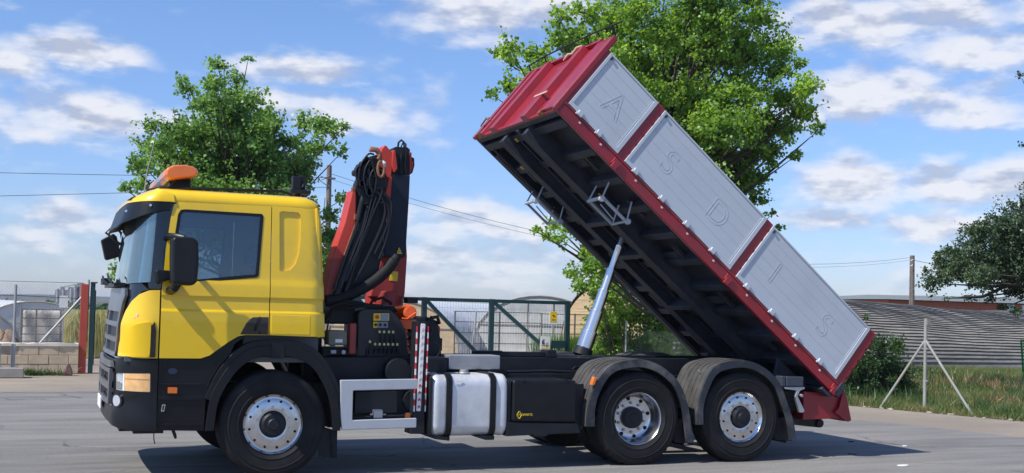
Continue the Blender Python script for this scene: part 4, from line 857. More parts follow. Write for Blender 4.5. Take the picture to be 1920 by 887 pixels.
# bulkhead
b = MB(BM); b.box(-.012, .0, .0, BW, .0, 1.11); b.box(-.012, .0, .45, 2.42, 1.11, 1.20)
bh = b.build('bulkhead', REDB, TR)
b = MB(BM)
def rib(y0, y1, d, h0, h1, t=.03, prof=None):
    b.add([(-.012, y0, h0), (-.012-d, y0+t, h0), (-.012-d, y1-t, h0), (-.012, y1, h0), (-.012, y0, h1), (-.012-d, y0+t, h1), (-.012-d, y1-t, h1), (-.012, y1, h1)], [(0, 1, 2, 3), (7, 6, 5, 4), (0, 4, 5, 1), (1, 5, 6, 2), (2, 6, 7, 3), (3, 7, 4, 0)])
b.box(-.065, -.012, -.008, .035, -.015, 1.125)
rib(.02, .43, .055, .02, 1.11, .04); rib(.74, .90, .085, -.01, 1.15, .02); rib(1.72, 1.88, .085, -.01, 1.15, .02); rib(2.16, 2.28, .06, .0, 1.15, .02); b.box(-.06, -.012, 2.42, 2.505, -.015, 1.19)
b.box(-.05, .03, .45, 2.44, 1.20, 1.225); b.box(-.06, -.012, .43, 2.44, 1.155, 1.20); b.box(-.03, -.012, .0, 2.5, .0, .05)
b.build('bulkhead_rib', REDB, bh, bevel=.005)
b = MB(BM); b.box(-.105, -.098, .62, .98, .325, .36); b.build('wood_batten', mat('batten_wood', (.45, .30, .22), .8), bh)
b = MB(BM); b.tube([(-.09, .83, 1.17), (-.11, .90, 1.13), (-.10, .93, 1.05), (-.12, .99, 1.03), (-.11, 1.02, .95)], [.01, .018, .014, .018, .008], 8); b.build('rope', mat('rope', (.55, .36, .25), .9, var=.2), bh)
b = MB(BM); b.tube([(-.1, 2.38, .15), (-.12, 2.30, .22), (-.08, 2.40, .30)], .012, 6); b.tube([(-.08, 2.2, .22), (-.12, 2.34, .25), (-.08, 2.46, .16)], .01, 6); b.box(-.08, -.02, 2.30, 2.34, -.02, .06); b.box(-.07, -.02, .36, .41, -.02, .03); b.build('chain', RUST, bh)
b = MB(BM); b.tube([(-.13, 2.46, 1.20), (-.14, 1.9, 1.25), (-.14, 1.15, 1.25), (-.14, .55, 1.25), (-.13, -.15, 1.22)], .010, 6)
for y in (2.46, 1.95, 1.35, .75, .1): b.tube([(-.13, y, 1.24), (-.02, y+.02, 1.19)], .010, 6)
b.build('rope_rail', DARKM, bh)
# folded steps under the body
for (y, s) in ((.45, 1.12), (2.05, .98)):
    b = MB(BM)
    q = [(s, y, -.02), (s, y, -.16), (s+.02, y+.30, -.18), (s+.02, y+.30, -.02)]
    b.tube([(s, y-.10, -.19), (s+.02, y+.28, -.19), (s+.42, y+.26, -.20), (s+.40, y-.12, -.20)], .018, 8, closed=True)
    b.tube([(s, y-.10, -.20), (s+.02, y+.28, -.20)], .022, 8)
    for (dx, dy) in ((.0, -.10), (.02, .28), (.42, .26), (.40, -.12)): b.tube([(s+dx, y+dy, -.19), (s+dx*.9-.05, y+dy*.9, .02)], .010, 6)
    b.tube([(s+.05, y-.11, -.20), (s+.37, y-.11, -.20)], .02, 8); b.cyl((s+.0, y-.12, -.22), .035, -.02, .02, 14); b.cyl((s+.41, y-.14, -.20), .032, -.02, .02, 14)
    b.tube([(s+.1, y+.1, -.19), (s+.3, y, -.25)], .008, 6)
    b.build('folding_step', LGREY, TR)
# tailgate panel and lower rear
b = MB(BM); b.box(4.862, 4.90, .04, 2.46, .02, .90); b.box(4.90, 4.93, .3, .36, .05, .88); b.box(4.90, 4.93, 2.1, 2.16, .05, .88); b.build('tailgate', REDB, TR, bevel=.005)
b = MB(BM); b.prism([(4.66, -.03), (4.76, -.03), (4.86, .05), (4.86, .0), (4.80, -.07), (4.66, -.07)], .0, 2.5); b.box(4.82, 4.90, -.03, .04, .0, .17); b.build('body_corner_foot', UNDER, TR, bevel=.005)
for y in (.42, 2.02): b = MB(BM); b.prism([(4.2, .0), (4.75, .0), (4.60, -.32), (4.30, -.22)], y, y+.06); b.build('hinge_plate', UNDER, TR, bevel=.006)
b = MB(); b.prism([(6.37, .80), (6.84, .772), (6.92, .84), (6.975, .72), (7.05, .45), (7.0, .43), (6.95, .47), (6.37, .46)], .13, 2.38); b.prism([(6.80, .55), (6.86, .60), (6.93, .83), (6.98, .72), (7.052, .448), (7.0, .428)], .085, .10); b.build('rear_panel', REDB, TR, bevel=.008)
b = MB(); b.lathe([(0, 0), (.05, 0), (.055, .02), (.055, 1.95), (.05, 1.97), (0, 1.97)], (6.72, .25, .40), 20, 'y'); b.prism([(6.20, .53), (6.72, .45), (6.72, .345), (6.20, .40)], .28, .40); b.prism([(6.20, .53), (6.72, .45), (6.72, .345), (6.20, .40)], 2.05, 2.17); b.build('rear_bumper', BLKP, TR, bevel=.01)
b = MB(); b.box(6.065, 6.31, .05, .20, .865, .982); b.box(6.0, 6.06, .06, .19, .86, .988); b.box(5.92, 6.02, .1, .14, .89, .92); tl = b.build('tail_light', mat('lamp_casing', (.045, .055, .075), .45, var=.2), TR, bevel=.012)
b = MB(); b.prism([(6.03, .858), (6.335, .862), (6.335, .835), (6.27, .815), (6.235, .752), (6.34, .574), (6.32, .552), (6.265, .555), (6.25, .60), (6.195, .745), (6.22, .815), (6.05, .835)], .06, .10); b.cyl((6.275, .03, .758), .02, 0, .04, 14); b.build('lamp_bracket', ALUD, TR, bevel=.006)
b = MB(); b.box(6.12, 6.40, .25, .7, .56, .80); 
for z in (.60, .66, .72): b.box(6.13, 6.39, .24, .25, z, z+.012)
b.tube([(6.10, .44, .95), (6.15, .42, .88), (6.25, .42, .80), (6.36, .42, .70)], .014, 6); b.build('rear_locker', DARKM, TR, bevel=.01)
# hydraulic ram
A = Vector((3.925, 1.22, 1.16)); Bp = Vector((4.478, 1.22, 2.70))
stg = [(0, .16, .112, DARKM), (.05, .26, .094, CHROME), (.26, .36, .083, CHROME), (.36, .52, .071, CHROME), (.52, .69, .057, CHROME), (.69, .87, .044, CHROME), (.87, 1.0, .030, GREYM)]
stg = [(0, .062, .118, DARKM), (.062, .195, .100, CHROME), (.195, .355, .083, CHROME), (.355, .52, .068, CHROME), (.52, .69, .055, CHROME), (.69, .88, .042, CHROME), (.88, 1.0, .030, GREYM)]
rp = None
for i, (t0, t1, r, m) in enumerate(stg):
    p, q = A.lerp(Bp, t0), A.lerp(Bp, t1); b = MB()
    if i == 0: b.tube([p, p.lerp(q, .05), p.lerp(q, .95), q], [r*.95, r, r*.97, r*.9], 32)
    else: b.tube([p, p.lerp(q, .93), p.lerp(q, .935), q.lerp(p, .005), q], [r*.975, r*.975, r, r, r*.95], 32)
    if i == 0: rp = b.build('hydraulic_ram', m, TR)
    else: b.build('ram_stage', m, rp)
b = MB(); b.cyl((4.48, 1.10, 2.70), .05, 0, .24, 20); b.build('ram_pivot', RUSTY, rp)
# ================================================================== the setting
CL_LEFT = [(1.25, 13.75, 6.8, 0.23), (1.73, 14.66, 6.66, 0.26), (0.98, 12.5, 6.15, 0.24), (0.56, 13.41, 6.16, 0.27), (0.89, 12.94, 5.83, 0.35), (1.36, 12.78, 5.74, 0.46), (1.84, 13.06, 5.94, 0.36), (2.23, 13.54, 5.76, 0.34), (0.41, 13.69, 5.4, 0.36), (-0.04, 14.12, 5.42, 0.25), (0.85, 13.76, 5.28, 0.54), (1.64, 14.56, 5.33, 0.61), (2.09, 13.11, 5.18, 0.47), (0.0, 15.13, 5.09, 0.38), (-0.45, 12.58, 4.37, 0.28), (0.4, 14.51, 4.76, 0.49), (1.1, 13.75, 4.61, 0.55), (1.95, 14.18, 4.6, 0.56), (2.3, 12.92, 4.72, 0.4), (2.77, 13.09, 5.21, 0.32), (3.62, 14.9, 5.88, 0.3), (4.11, 15.4, 5.89, 0.3), (3.95, 13.44, 5.66, 0.16), (3.68, 14.58, 5.31, 0.32), (4.32, 15.13, 5.33, 0.18), (3.4, 15.18, 4.99, 0.4), (2.39, 12.76, 4.2, 0.36), (-0.63, 12.62, 3.92, 0.15), (-0.3, 13.01, 4.05, 0.26), (0.83, 15.13, 4.26, 0.54), (1.52, 12.79, 3.98, 0.5), (3.78, 13.76, 3.73, 0.28), (4.41, 15.37, 4.23, 0.2), (3.88, 14.1, 3.28, 0.31), (3.82, 14.58, 2.81, 0.34), (3.77, 13.45, 2.42, 0.3), (-0.7, 14.56, 2.4, 0.13), (-0.65, 15.0, 2.16, 0.09), (2.16, 12.55, 3.34, 0.55), (1.39, 14.75, 3.19, 0.71), (0.32, 15.47, 3.3, 0.6), (1.5, 14.74, 7.01, 0.12), (1.8, 13.34, 6.89, 0.11), (3.16, 14.87, 4.26, 0.37)]
CL_BIG = [(7.82, 14.24, 7.87, 0.23), (7.56, 12.6, 7.61, 0.31), (8.99, 14.7, 8.06, 0.37), (7.77, 14.24, 6.87, 0.2), (8.16, 14.18, 7.09, 0.33), (8.62, 13.82, 7.33, 0.38), (9.06, 13.32, 8.68, 0.3), (10.28, 14.98, 8.8, 0.43), (9.11, 13.7, 8.2, 0.36), (9.88, 13.57, 8.97, 0.46), (10.74, 14.98, 8.44, 0.48), (11.15, 14.62, 9.1, 0.54), (10.36, 13.04, 7.75, 0.51), (11.74, 14.55, 8.6, 0.61), (11.16, 13.24, 9.05, 0.65), (13.3, 15.64, 9.29, 0.72), (13.31, 15.92, 8.48, 0.73), (13.41, 14.48, 9.48, 0.7), (14.46, 15.89, 8.89, 0.81), (13.33, 12.82, 9.09, 0.66), (14.78, 14.52, 8.65, 0.71), (14.38, 12.76, 9.2, 0.48), (15.74, 14.21, 8.98, 0.51), (14.98, 12.89, 7.94, 0.47), (11.38, 13.01, 7.07, 0.58), (13.55, 14.89, 7.6, 0.71), (13.59, 13.4, 7.35, 0.67), (14.22, 12.93, 7.33, 0.6), (15.51, 13.38, 7.39, 0.48), (16.38, 13.9, 8.42, 0.2), (16.95, 14.37, 7.84, 0.26), (15.96, 13.31, 7.01, 0.39), (17.9, 15.06, 6.99, 0.24), (16.46, 14.43, 6.79, 0.4), (15.66, 14.52, 6.87, 0.64), (14.18, 14.05, 6.54, 0.69), (14.21, 15.68, 6.77, 0.73), (16.05, 14.82, 6.22, 0.44), (15.71, 13.15, 5.86, 0.22), (15.7, 15.3, 5.96, 0.44), (15.52, 16.36, 6.21, 0.6), (15.59, 14.5, 5.43, 0.26), (16.04, 16.06, 5.54, 0.27), (8.81, 13.87, 3.63, 0.14), (9.57, 14.77, 3.58, 0.21), (9.61, 14.21, 3.49, 0.21), (9.98, 14.25, 3.71, 0.26), (16.78, 15.61, 4.57, 0.15), (16.35, 14.64, 4.12, 0.12), (12.0, 16.32, 10.6, 0.65), (12.71, 14.68, 10.56, 0.83), (13.16, 12.83, 10.0, 0.79), (15.03, 13.96, 10.19, 0.5), (13.53, 15.9, 5.87, 0.87), (11.77, 14.12, 4.19, 0.67), (12.4, 12.61, 4.13, 0.77), (10.27, 13.49, 3.17, 0.36), (9.78, 12.77, 2.68, 0.32), (11.4, 16.48, 2.39, 0.32), (12.07, 16.38, 2.34, 0.49), (12.51, 15.7, 2.63, 0.51), (12.88, 14.91, 2.08, 0.47)]
CL_BUSH = [(11.01, 14.87, 1.62, 0.41), (12.05, 15.09, 1.64, 0.55), (12.51, 14.51, 1.31, 0.55), (13.66, 14.81, 0.86, 0.42), (11.73, 15.35, 1.0, 0.47), (12.69, 15.36, 0.73, 0.42), (10.42, 14.28, 1.25, 0.24), (12.77, 14.39, 0.77, 0.38), (10.46, 14.17, 0.76, 0.21), (11.72, 14.72, 0.61, 0.3), (13.73, 14.14, 0.59, 0.34)]
CL_RIGHT = [(19.63, 12.12, 3.27, 0.25), (19.11, 11.11, 3.45, 0.32), (20.62, 12.13, 3.84, 0.37), (19.68, 11.52, 2.94, 0.38), (19.12, 11.47, 2.79, 0.24), (19.36, 10.32, 3.96, 0.34), (21.57, 12.14, 3.45, 0.6), (18.71, 9.81, 2.75, 0.41), (20.18, 10.41, 4.2, 0.37), (20.98, 10.84, 4.68, 0.25), (21.66, 11.67, 2.59, 0.45), (20.54, 10.27, 3.61, 0.61), (20.39, 11.87, 2.32, 0.15), (21.38, 12.16, 2.3, 0.16), (18.01, 10.19, 2.24, 0.08), (20.85, 11.23, 2.08, 0.14), (19.83, 9.82, 1.94, 0.18), (21.74, 10.73, 4.24, 0.82), (21.22, 9.91, 2.83, 0.66), (19.16, 12.1, 3.0, 0.12), (20.97, 10.85, 8.05, 0.1), (22.36, 12.08, 6.52, 0.09), (23.14, 11.69, 6.1, 0.87), (24.56, 11.88, 4.74, 1.03), (22.62, 10.22, 6.58, 0.82), (21.42, 9.98, 7.4, 0.54)]
CL_SHRUB = [(14.19, 8.02, 1.22, 0.25), (15.21, 8.67, 1.09, 0.21), (13.77, 8.01, 0.83, 0.4), (14.08, 8.72, 0.34, 0.41), (14.43, 8.29, 0.53, 0.45), (15.11, 8.41, 0.64, 0.23), (14.53, 8.57, 0.12, 0.34), (15.04, 8.32, 0.19, 0.27), (13.44, 8.1, 0.66, 0.29), (13.81, 7.99, 1.71, 0.08), (13.07, 7.88, 0.17, 0.33), (14.09, 8.54, 1.2, 0.21), (15.26, 8.24, 0.02, 0.16)]
rng = np.random.RandomState(7)
def ground_mat(name, c1, c2, c3, sc, stretch, rough=.85, bump=.3, spots=None):
    m = bpy.data.materials.new(name); m.use_nodes = True; t = m.node_tree; b = t.nodes['Principled BSDF']; b.inputs['Roughness'].default_value = rough; b.inputs['Specular IOR Level'].default_value = .3
    g = t.nodes.new('ShaderNodeNewGeometry')
    def nz(scale, st, det=8, ro=.65, loc=(0, 0, 0)):
        mp = t.nodes.new('ShaderNodeMapping'); mp.inputs['Scale'].default_value = st; mp.inputs['Location'].default_value = loc; t.links.new(g.outputs['Position'], mp.inputs[0])
        n = t.nodes.new('ShaderNodeTexNoise'); n.inputs['Scale'].default_value = scale; n.inputs['Detail'].default_value = det; n.inputs['Roughness'].default_value = ro; t.links.new(mp.outputs[0], n.inputs['Vector']); return n.outputs['Fac']
    a = nz(sc, stretch); f = nz(22, (1, 1, 1), 8, .8); c = nz(sc*.25, stretch, 4, .6, (5, 3, 0))
    r = t.nodes.new('ShaderNodeValToRGB'); r.color_ramp.elements[0].position = .34; r.color_ramp.elements[0].color = (*c1, 1); r.color_ramp.elements[1].position = .66; r.color_ramp.elements[1].color = (*c2, 1); t.links.new(a, r.inputs[0])
    mx = t.nodes.new('ShaderNodeMix'); mx.data_type = 'RGBA'; mr = t.nodes.new('ShaderNodeMapRange'); mr.inputs[1].default_value = .42; mr.inputs[2].default_value = .7; mr.inputs[4].default_value = .8
    t.links.new(c, mr.inputs[0]); t.links.new(mr.outputs[0], mx.inputs[0]); t.links.new(r.outputs[0], mx.inputs[6]); mx.inputs[7].default_value = (*c3, 1)
    m2 = t.nodes.new('ShaderNodeMix'); m2.data_type = 'RGBA'; m2.blend_type = 'MULTIPLY'; m2.inputs[0].default_value = .55; t.links.new(mx.outputs[2], m2.inputs[6])
    fr = t.nodes.new('ShaderNodeValToRGB'); fr.color_ramp.elements[0].position = .3; fr.color_ramp.elements[0].color = (.55, .55, .55, 1); fr.color_ramp.elements[1].position = .68; fr.color_ramp.elements[1].color = (1.25, 1.25, 1.25, 1); t.links.new(f, fr.inputs[0]); t.links.new(fr.outputs[0], m2.inputs[7])
    out = m2.outputs[2]
    if spots:
        s_ = nz(.9, (.22, 1.3, 1), 5, .6, (9, 1, 0)); mr2 = t.nodes.new('ShaderNodeMapRange'); mr2.inputs[1].default_value = .60; mr2.inputs[2].default_value = .70; mr2.inputs[4].default_value = .45; t.links.new(s_, mr2.inputs[0])
        m3 = t.nodes.new('ShaderNodeMix'); m3.data_type = 'RGBA'; t.links.new(mr2.outputs[0], m3.inputs[0]); t.links.new(out, m3.inputs[6]); m3.inputs[7].default_value = (*spots, 1); out = m3.outputs[2]
    if spots:
        wn = t.nodes.new('ShaderNodeTexNoise'); wn.inputs['Scale'].default_value = 1.1; wn.inputs['Detail'].default_value = 5; t.links.new(g.outputs['Position'], wn.inputs['Vector'])
        va = t.nodes.new('ShaderNodeVectorMath'); va.operation = 'MULTIPLY_ADD'; va.inputs[1].default_value = (1.6, 1.6, 0); t.links.new(wn.outputs['Color'], va.inputs[0]); t.links.new(g.outputs['Position'], va.inputs[2])
        vo = t.nodes.new('ShaderNodeTexVoronoi'); vo.feature = 'DISTANCE_TO_EDGE'; vo.inputs['Scale'].default_value = .33; t.links.new(va.outputs[0], vo.inputs['Vector'])
        cr = t.nodes.new('ShaderNodeMapRange'); cr.inputs[1].default_value = .002; cr.inputs[2].default_value = .009; cr.inputs[3].default_value = .75; cr.inputs[4].default_value = 0; t.links.new(vo.outputs['Distance'], cr.inputs[0])
        km = nz(.35, (1, 1, 1), 3, .5, (2, 8, 0)); kr = t.nodes.new('ShaderNodeMapRange'); kr.inputs[1].default_value = .48; kr.inputs[2].default_value = .58; t.links.new(km, kr.inputs[0])
        km2 = t.nodes.new('ShaderNodeMath'); km2.operation = 'MULTIPLY'; t.links.new(cr.outputs[0], km2.inputs[0]); t.links.new(kr.outputs[0], km2.inputs[1])
        m4 = t.nodes.new('ShaderNodeMix'); m4.data_type = 'RGBA'; t.links.new(km2.outputs[0], m4.inputs[0]); t.links.new(out, m4.inputs[6]); m4.inputs[7].default_value = (.035, .033, .032, 1); out = m4.outputs[2]
        # worn wheel tracks sweeping through the yard
        sx = t.nodes.new('ShaderNodeVectorMath'); sx.operation = 'DISTANCE'; sx.inputs[1].default_value = (-9, 34, 0); t.links.new(va.outputs[0], sx.inputs[0])
        wv = t.nodes.new('ShaderNodeMath'); wv.operation = 'PINGPONG'; wv.inputs[1].default_value = 1.1; t.links.new(sx.outputs['Value'], wv.inputs[0])
        wr = t.nodes.new('ShaderNodeMapRange'); wr.inputs[1].default_value = 0; wr.inputs[2].default_value = .35; wr.inputs[3].default_value = .40; wr.inputs[4].default_value = 0; t.links.new(wv.outputs[0], wr.inputs[0])
        tm = nz(.5, (.3, 1, 1), 4, .6, (1, 4, 0)); tr_ = t.nodes.new('ShaderNodeMapRange'); tr_.inputs[1].default_value = .45; tr_.inputs[2].default_value = .62; t.links.new(tm, tr_.inputs[0])
        tmm = t.nodes.new('ShaderNodeMath'); tmm.operation = 'MULTIPLY'; t.links.new(wr.outputs[0], tmm.inputs[0]); t.links.new(tr_.outputs[0], tmm.inputs[1])
        m5 = t.nodes.new('ShaderNodeMix'); m5.data_type = 'RGBA'; t.links.new(tmm.outputs[0], m5.inputs[0]); t.links.new(out, m5.inputs[6]); m5.inputs[7].default_value = (.09, .088, .088, 1); out = m5.outputs[2]
        # loose pale grit
        gv = t.nodes.new('ShaderNodeTexVoronoi'); gv.inputs['Scale'].default_value = 7; t.links.new(g.outputs['Position'], gv.inputs['Vector'])
        gr = t.nodes.new('ShaderNodeMapRange'); gr.inputs[1].default_value = .05; gr.inputs[2].default_value = .10; gr.inputs[3].default_value = .8; gr.inputs[4].default_value = 0; t.links.new(gv.outputs['Distance'], gr.inputs[0])
        gc = t.nodes.new('ShaderNodeSeparateColor'); t.links.new(gv.outputs['Color'], gc.inputs[0]); g2 = t.nodes.new('ShaderNodeMath'); g2.operation = 'GREATER_THAN'; g2.inputs[1].default_value = .90; t.links.new(gc.outputs[0], g2.inputs[0])
        g3 = t.nodes.new('ShaderNodeMath'); g3.operation = 'MULTIPLY'; t.links.new(gr.outputs[0], g3.inputs[0]); t.links.new(g2.outputs[0], g3.inputs[1])
        m6 = t.nodes.new('ShaderNodeMix'); m6.data_type = 'RGBA'; t.links.new(g3.outputs[0], m6.inputs[0]); t.links.new(out, m6.inputs[6]); m6.inputs[7].default_value = (.42, .40, .36, 1); out = m6.outputs[2]
    t.links.new(out, b.inputs['Base Color'])
    bp = t.nodes.new('ShaderNodeBump'); bp.inputs['Strength'].default_value = bump; bp.inputs['Distance'].default_value = .02; t.links.new(f, bp.inputs['Height']); t.links.new(bp.outputs[0], b.inputs['Normal'])
    return m
ASPH = ground_mat('asphalt', (.135, .130, .124), (.232, .225, .215), (.27, .258, .238), 2.2, (.2, 1.5, 1), spots=(.075, .075, .078))
DIRT = ground_mat('dusty_ground', (.26, .22, .175), (.34, .29, .23), (.22, .19, .155), .9, (.5, 1, 1), bump=.5)
FIELD = ground_mat('field_soil', (.085, .095, .035), (.17, .12, .06), (.06, .09, .03), .8, (1, 1, 1), bump=.6)
FARF = ground_mat('far_field', (.09, .085, .05), (.14, .12, .075), (.06, .075, .035), .02, (1, 1, 1), bump=.1)
def sheet(name, pts, z, m, sub=0):
    b = MB(); b.add([(x, y, z) for x, y in pts], [tuple(range(len(pts)))]); o = b.build(name, m, smooth=False); return tag(o, kind='structure')
sheet('ground', [(-2200, -2200), (2200, -2200), (2200, 2200), (-2200, 2200)], -.02, FARF)
sheet('dirt_yard', [(-60, -60), (60, -60), (60, 60), (-60, 60)], -.006, DIRT)
sheet('asphalt_yard', [(-60, -40), (23.2, -40), (11.34, 1.5), (10.5, 4.44), (9.9, 6.6), (9.2, 8.3), (8.3, 10.2), (6.0, 11.4), (2, 11.8), (-2, 11.2), (-8, 11.6), (-60, 12)], -.001, ASPH)
sheet('field', [(26, -40), (60, -40), (60, 60), (12.6, 26), (12.0, 12), (12.3, 7.3), (13.4, 3.9), (14.9, -1.0)], .004, FIELD)
b = MB(); vs = []; fs = []
for i in range(61):
    x = -900+i*30; h = 6.0+2.2*math.sin(i*.35+1.3)+1.5*math.sin(i*.9)
    vs += [(x, 1300, -1), (x, 1480, h*.85), (x, 1560, h), (x, 2100, -1)]
for i in range(60):
    for j in range(3): fs.append((i*4+j, i*4+j+1, i*4+5+j, i*4+4+j))
b.add(vs, fs); tag(b.build('hills', mat('hill_scrub', (.045, .06, .045), .9, var=.3, vscale=.01)), kind='structure')
b = MB()
dl = Vector((1.07, -3.28)).normalized()
for i in range(150):
    t = rng.uniform(-3, 11); p = Vector((12.0, 8.1))+dl*t+Vector((rng.uniform(-.12, .16), rng.uniform(-.1, .1))); r = rng.uniform(.012, .05)
    k = 6; b.lathe([(0, r*.5), (r*.7, r*.35), (r, 0), (r*.6, -r*.1), (0, -r*.1)], (p.x, p.y, 0), k, 'z')
tag(b.build('gravel', mat('rubble', (.30, .27, .23), .9, var=.3, vscale=8), ang=80), kind='stuff')

# ------------------------------------------------------------------ foliage
BARK = mat('bark', (.055, .046, .038), .9, var=.35, vscale=6, bump=.4, bscale=25)
def leaf_quads(P, size, seed, droop=.35, outward=None):
    rs = np.random.RandomState(seed); n = len(P)
    d = rs.normal(size=(n, 3)); d[:, 2] -= droop; d /= np.linalg.norm(d, axis=1)[:, None]            # leaf axis
    nn = rs.normal(size=(n, 3)); nn[:, 2] += .9
    if outward is not None: nn += outward*1.1
    s = np.cross(d, nn); s /= np.linalg.norm(s, axis=1)[:, None]+1e-9; nn = np.cross(s, d)
    L_ = size*rs.uniform(.7, 1.25, n)[:, None]; w_ = L_*rs.uniform(.40, .55, n)[:, None]
    V = np.empty((n, 4, 3)); V[:, 0] = P; V[:, 1] = P+d*L_*.35+s*w_+nn*L_*.06; V[:, 2] = P+d*L_; V[:, 3] = P+d*L_*.35-s*w_+nn*L_*.06
    return V.reshape(-1, 3), np.arange(4*n).reshape(n, 4)
def twig_quads(A, B, r):
    n = len(A); d = B-A; d = d/(np.linalg.norm(d, axis=1)[:, None]+1e-9); x = np.cross(d, [0.3, .5, .81]); x /= np.linalg.norm(x, axis=1)[:, None]+1e-9; y = np.cross(d, x)
    V = np.empty((n, 6, 3))
    for k in range(3):
        o_ = x*math.cos(k*2.094)+y*math.sin(k*2.094); V[:, k] = A+o_*r; V[:, 3+k] = B+o_*r*.4
    F = np.array([[0, 1, 4, 3], [1, 2, 5, 4], [2, 0, 3, 5]]); F = (np.arange(n)[:, None, None]*6+F[None]).reshape(-1, 4)
    return V.reshape(-1, 3), F
def foliage(clumps, dens, size, seed, flat=.85):
    rs = np.random.RandomState(seed); Vs = []; Fs = []; M = []; off = 0
    for (x, y, z, r) in clumps:
        c = np.array([x, y, z]); nt_ = max(5, int(26*(r/.4)**1.3))
        dr = rs.normal(size=(nt_, 3)); dr[:, 2] = dr[:, 2]*.8+.15; dr /= np.linalg.norm(dr, axis=1)[:, None]
        ln = r*(.5+.85*rs.uniform(0, 1, nt_)**1.3)*np.where(rs.uniform(0, 1, nt_) < .12, 1.35, 1.0); tips = c+dr*ln[:, None]*np.array([1, 1, flat]); 
        base = c+dr*r*.08-np.array([0, 0, .25*r])
        n = int(dens*r*r); ti = rs.randint(0, nt_, n); f = rs.uniform(.25, 1.05, n)**.75
        P = base[ti]+(tips[ti]-base[ti])*f[:, None]+rs.normal(size=(n, 3))*(.025+.075*r)*np.array([1, 1, .9])
        ow = dr[ti]
        V, F = leaf_quads(P, size, rs.randint(1e6), outward=ow); Vs.append(V); Fs.append(F+off); M += [0]*len(F); off += len(V)
        V, F = twig_quads(base, tips, .006+.006*r); Vs.append(V); Fs.append(F+off); M += [1]*len(F); off += len(V)
    return np.concatenate(Vs), np.concatenate(Fs), M
def tree(name, label, base, height, clumps, leaf, dens, size, seed, trunk_r=.16, lowest=.12, group=None, lean=(0, 0), fill=1.0):
    q = np.random.RandomState(seed+5); ctr = np.mean([c[:3] for c in clumps], axis=0); more = []
    for (x, y, z, r) in clumps:
        if r > .2 and q.rand() < fill:
            f = q.uniform(.72, .95); more.append((ctr[0]+(x-ctr[0])*f+q.normal()*.12, ctr[1]+(y-ctr[1])*f+q.normal()*.7, ctr[2]+(z-ctr[2])*f+q.normal()*.12, r*.95))
    clumps = list(clumps)+more
    T = empty(name, base, label, 'tree', group); rs = random.Random(seed); b = MB()
    base = Vector(base); top = base+Vector((lean[0], lean[1], height))
    tp = []
    for i in range(9):
        t = i/8; p = base.lerp(top, t)+Vector((math.sin(t*5+seed)*.08, math.cos(t*4+seed)*.08, 0))*(t*height*.2); tp.append(p)
    b.tube(tp, [trunk_r*(1-.85*(i/8))*(1.35 if i == 0 else 1) for i in range(9)], 10)
    for k, (x, y, z, r) in enumerate(clumps):
        c = Vector((x, y, z-.25*r)); tz = min(.92, max(lowest, (z-base.z)/height*.75-.06)); i = tz*8; p = tp[int(i)].lerp(tp[min(8, int(i)+1)], i-int(i))
        L_ = (c-p).length; mid = p.lerp(c, .5)+Vector((rs.uniform(-.1, .1), rs.uniform(-.1, .1), -.08))*L_
        r0 = min(trunk_r*.5*(1-tz*.6), .012+.014*L_)
        b.tube([p, p.lerp(mid, .5)+Vector((0, 0, .02*L_)), mid, mid.lerp(c, .55), c], [r0, r0*.8, r0*.6, r0*.4, .006], 6)
    b.build('trunk', BARK, T, ang=70)
    V, F, M = foliage(clumps, dens, size, seed)
    raw_mesh('crown', V, F, [leaf, BARK], T, M); return T
LF1 = leafmat('leaf_green', (.075, .16, .045), (.14, .27, .065), (.23, .39, .10), .42)
LF2 = leafmat('leaf_bright', (.08, .17, .035), (.17, .31, .05), (.31, .47, .09), .45)
LF3 = leafmat('leaf_dark', (.035, .065, .03), (.06, .105, .045), (.11, .16, .075), .25)
LF4 = leafmat('leaf_shrub', (.02, .05, .015), (.045, .10, .025), (.09, .15, .04), .25)
tree('leafy_tree', 'mid green leafy tree rising behind the yellow cab of the truck', (1.7, 14, 0), 5.9, CL_LEFT+[(1.2, 15.4, 4.0, .7), (2.4, 15.2, 3.8, .7), (.4, 13.6, 3.9, .5), (1.9, 12.9, 3.0, .6), (.9, 13.2, 3.3, .6), (2.9, 14.2, 3.6, .55), (1.6, 13.8, 5.3, .5), (3.0, 13.5, 4.6, .45)], LF1, 3000, .080, 11, .12)
extra = [(11.2, 17.0, 5.6, .8), (14.0, 17.4, 7.2, .9), (12.4, 17.6, 8.6, .9), (15.2, 17.2, 8.4, .8), (13.0, 12.4, 6.2, .7), (12.3, 13.0, 5.2, .6), (14.6, 16.5, 5.4, .8), (10.4, 15.5, 7.2, .5), (11.0, 13.3, 6.2, .5), (16.3, 15.0, 6.1, .40), (15.6, 14.9, 5.3, .42), (16.0, 15.2, 4.9, .30), (10.4, 14.2, 3.3, .35), (11.0, 14.4, 2.9, .4)]
tree('tall_tree', 'tall bright green poplar tree spreading behind the raised tipping body', (13.0, 14.9, 0), 9.6, CL_BIG+extra, LF2, 2500, .092, 22, .20)
tree('overhanging_tree', 'dark green tree reaching into the right edge over the ribbed tunnel', (23.3, 11.2, 0), 6.6, [c for c in CL_RIGHT if not (c[2] > 5.5 and c[3] > .2)]+[(23.9, 10.6, 6.6, .8), (23.4, 11.0, 5.6, .7), (20.6, 11.5, 3.0, .5), (21.3, 11.3, 3.9, .5), (19.9, 11.6, 3.2, .4), (22.2, 11.5, 3.2, .6), (20.9, 11.9, 2.8, .4)], LF3, 4200, .064, 33, .20, lowest=.5)
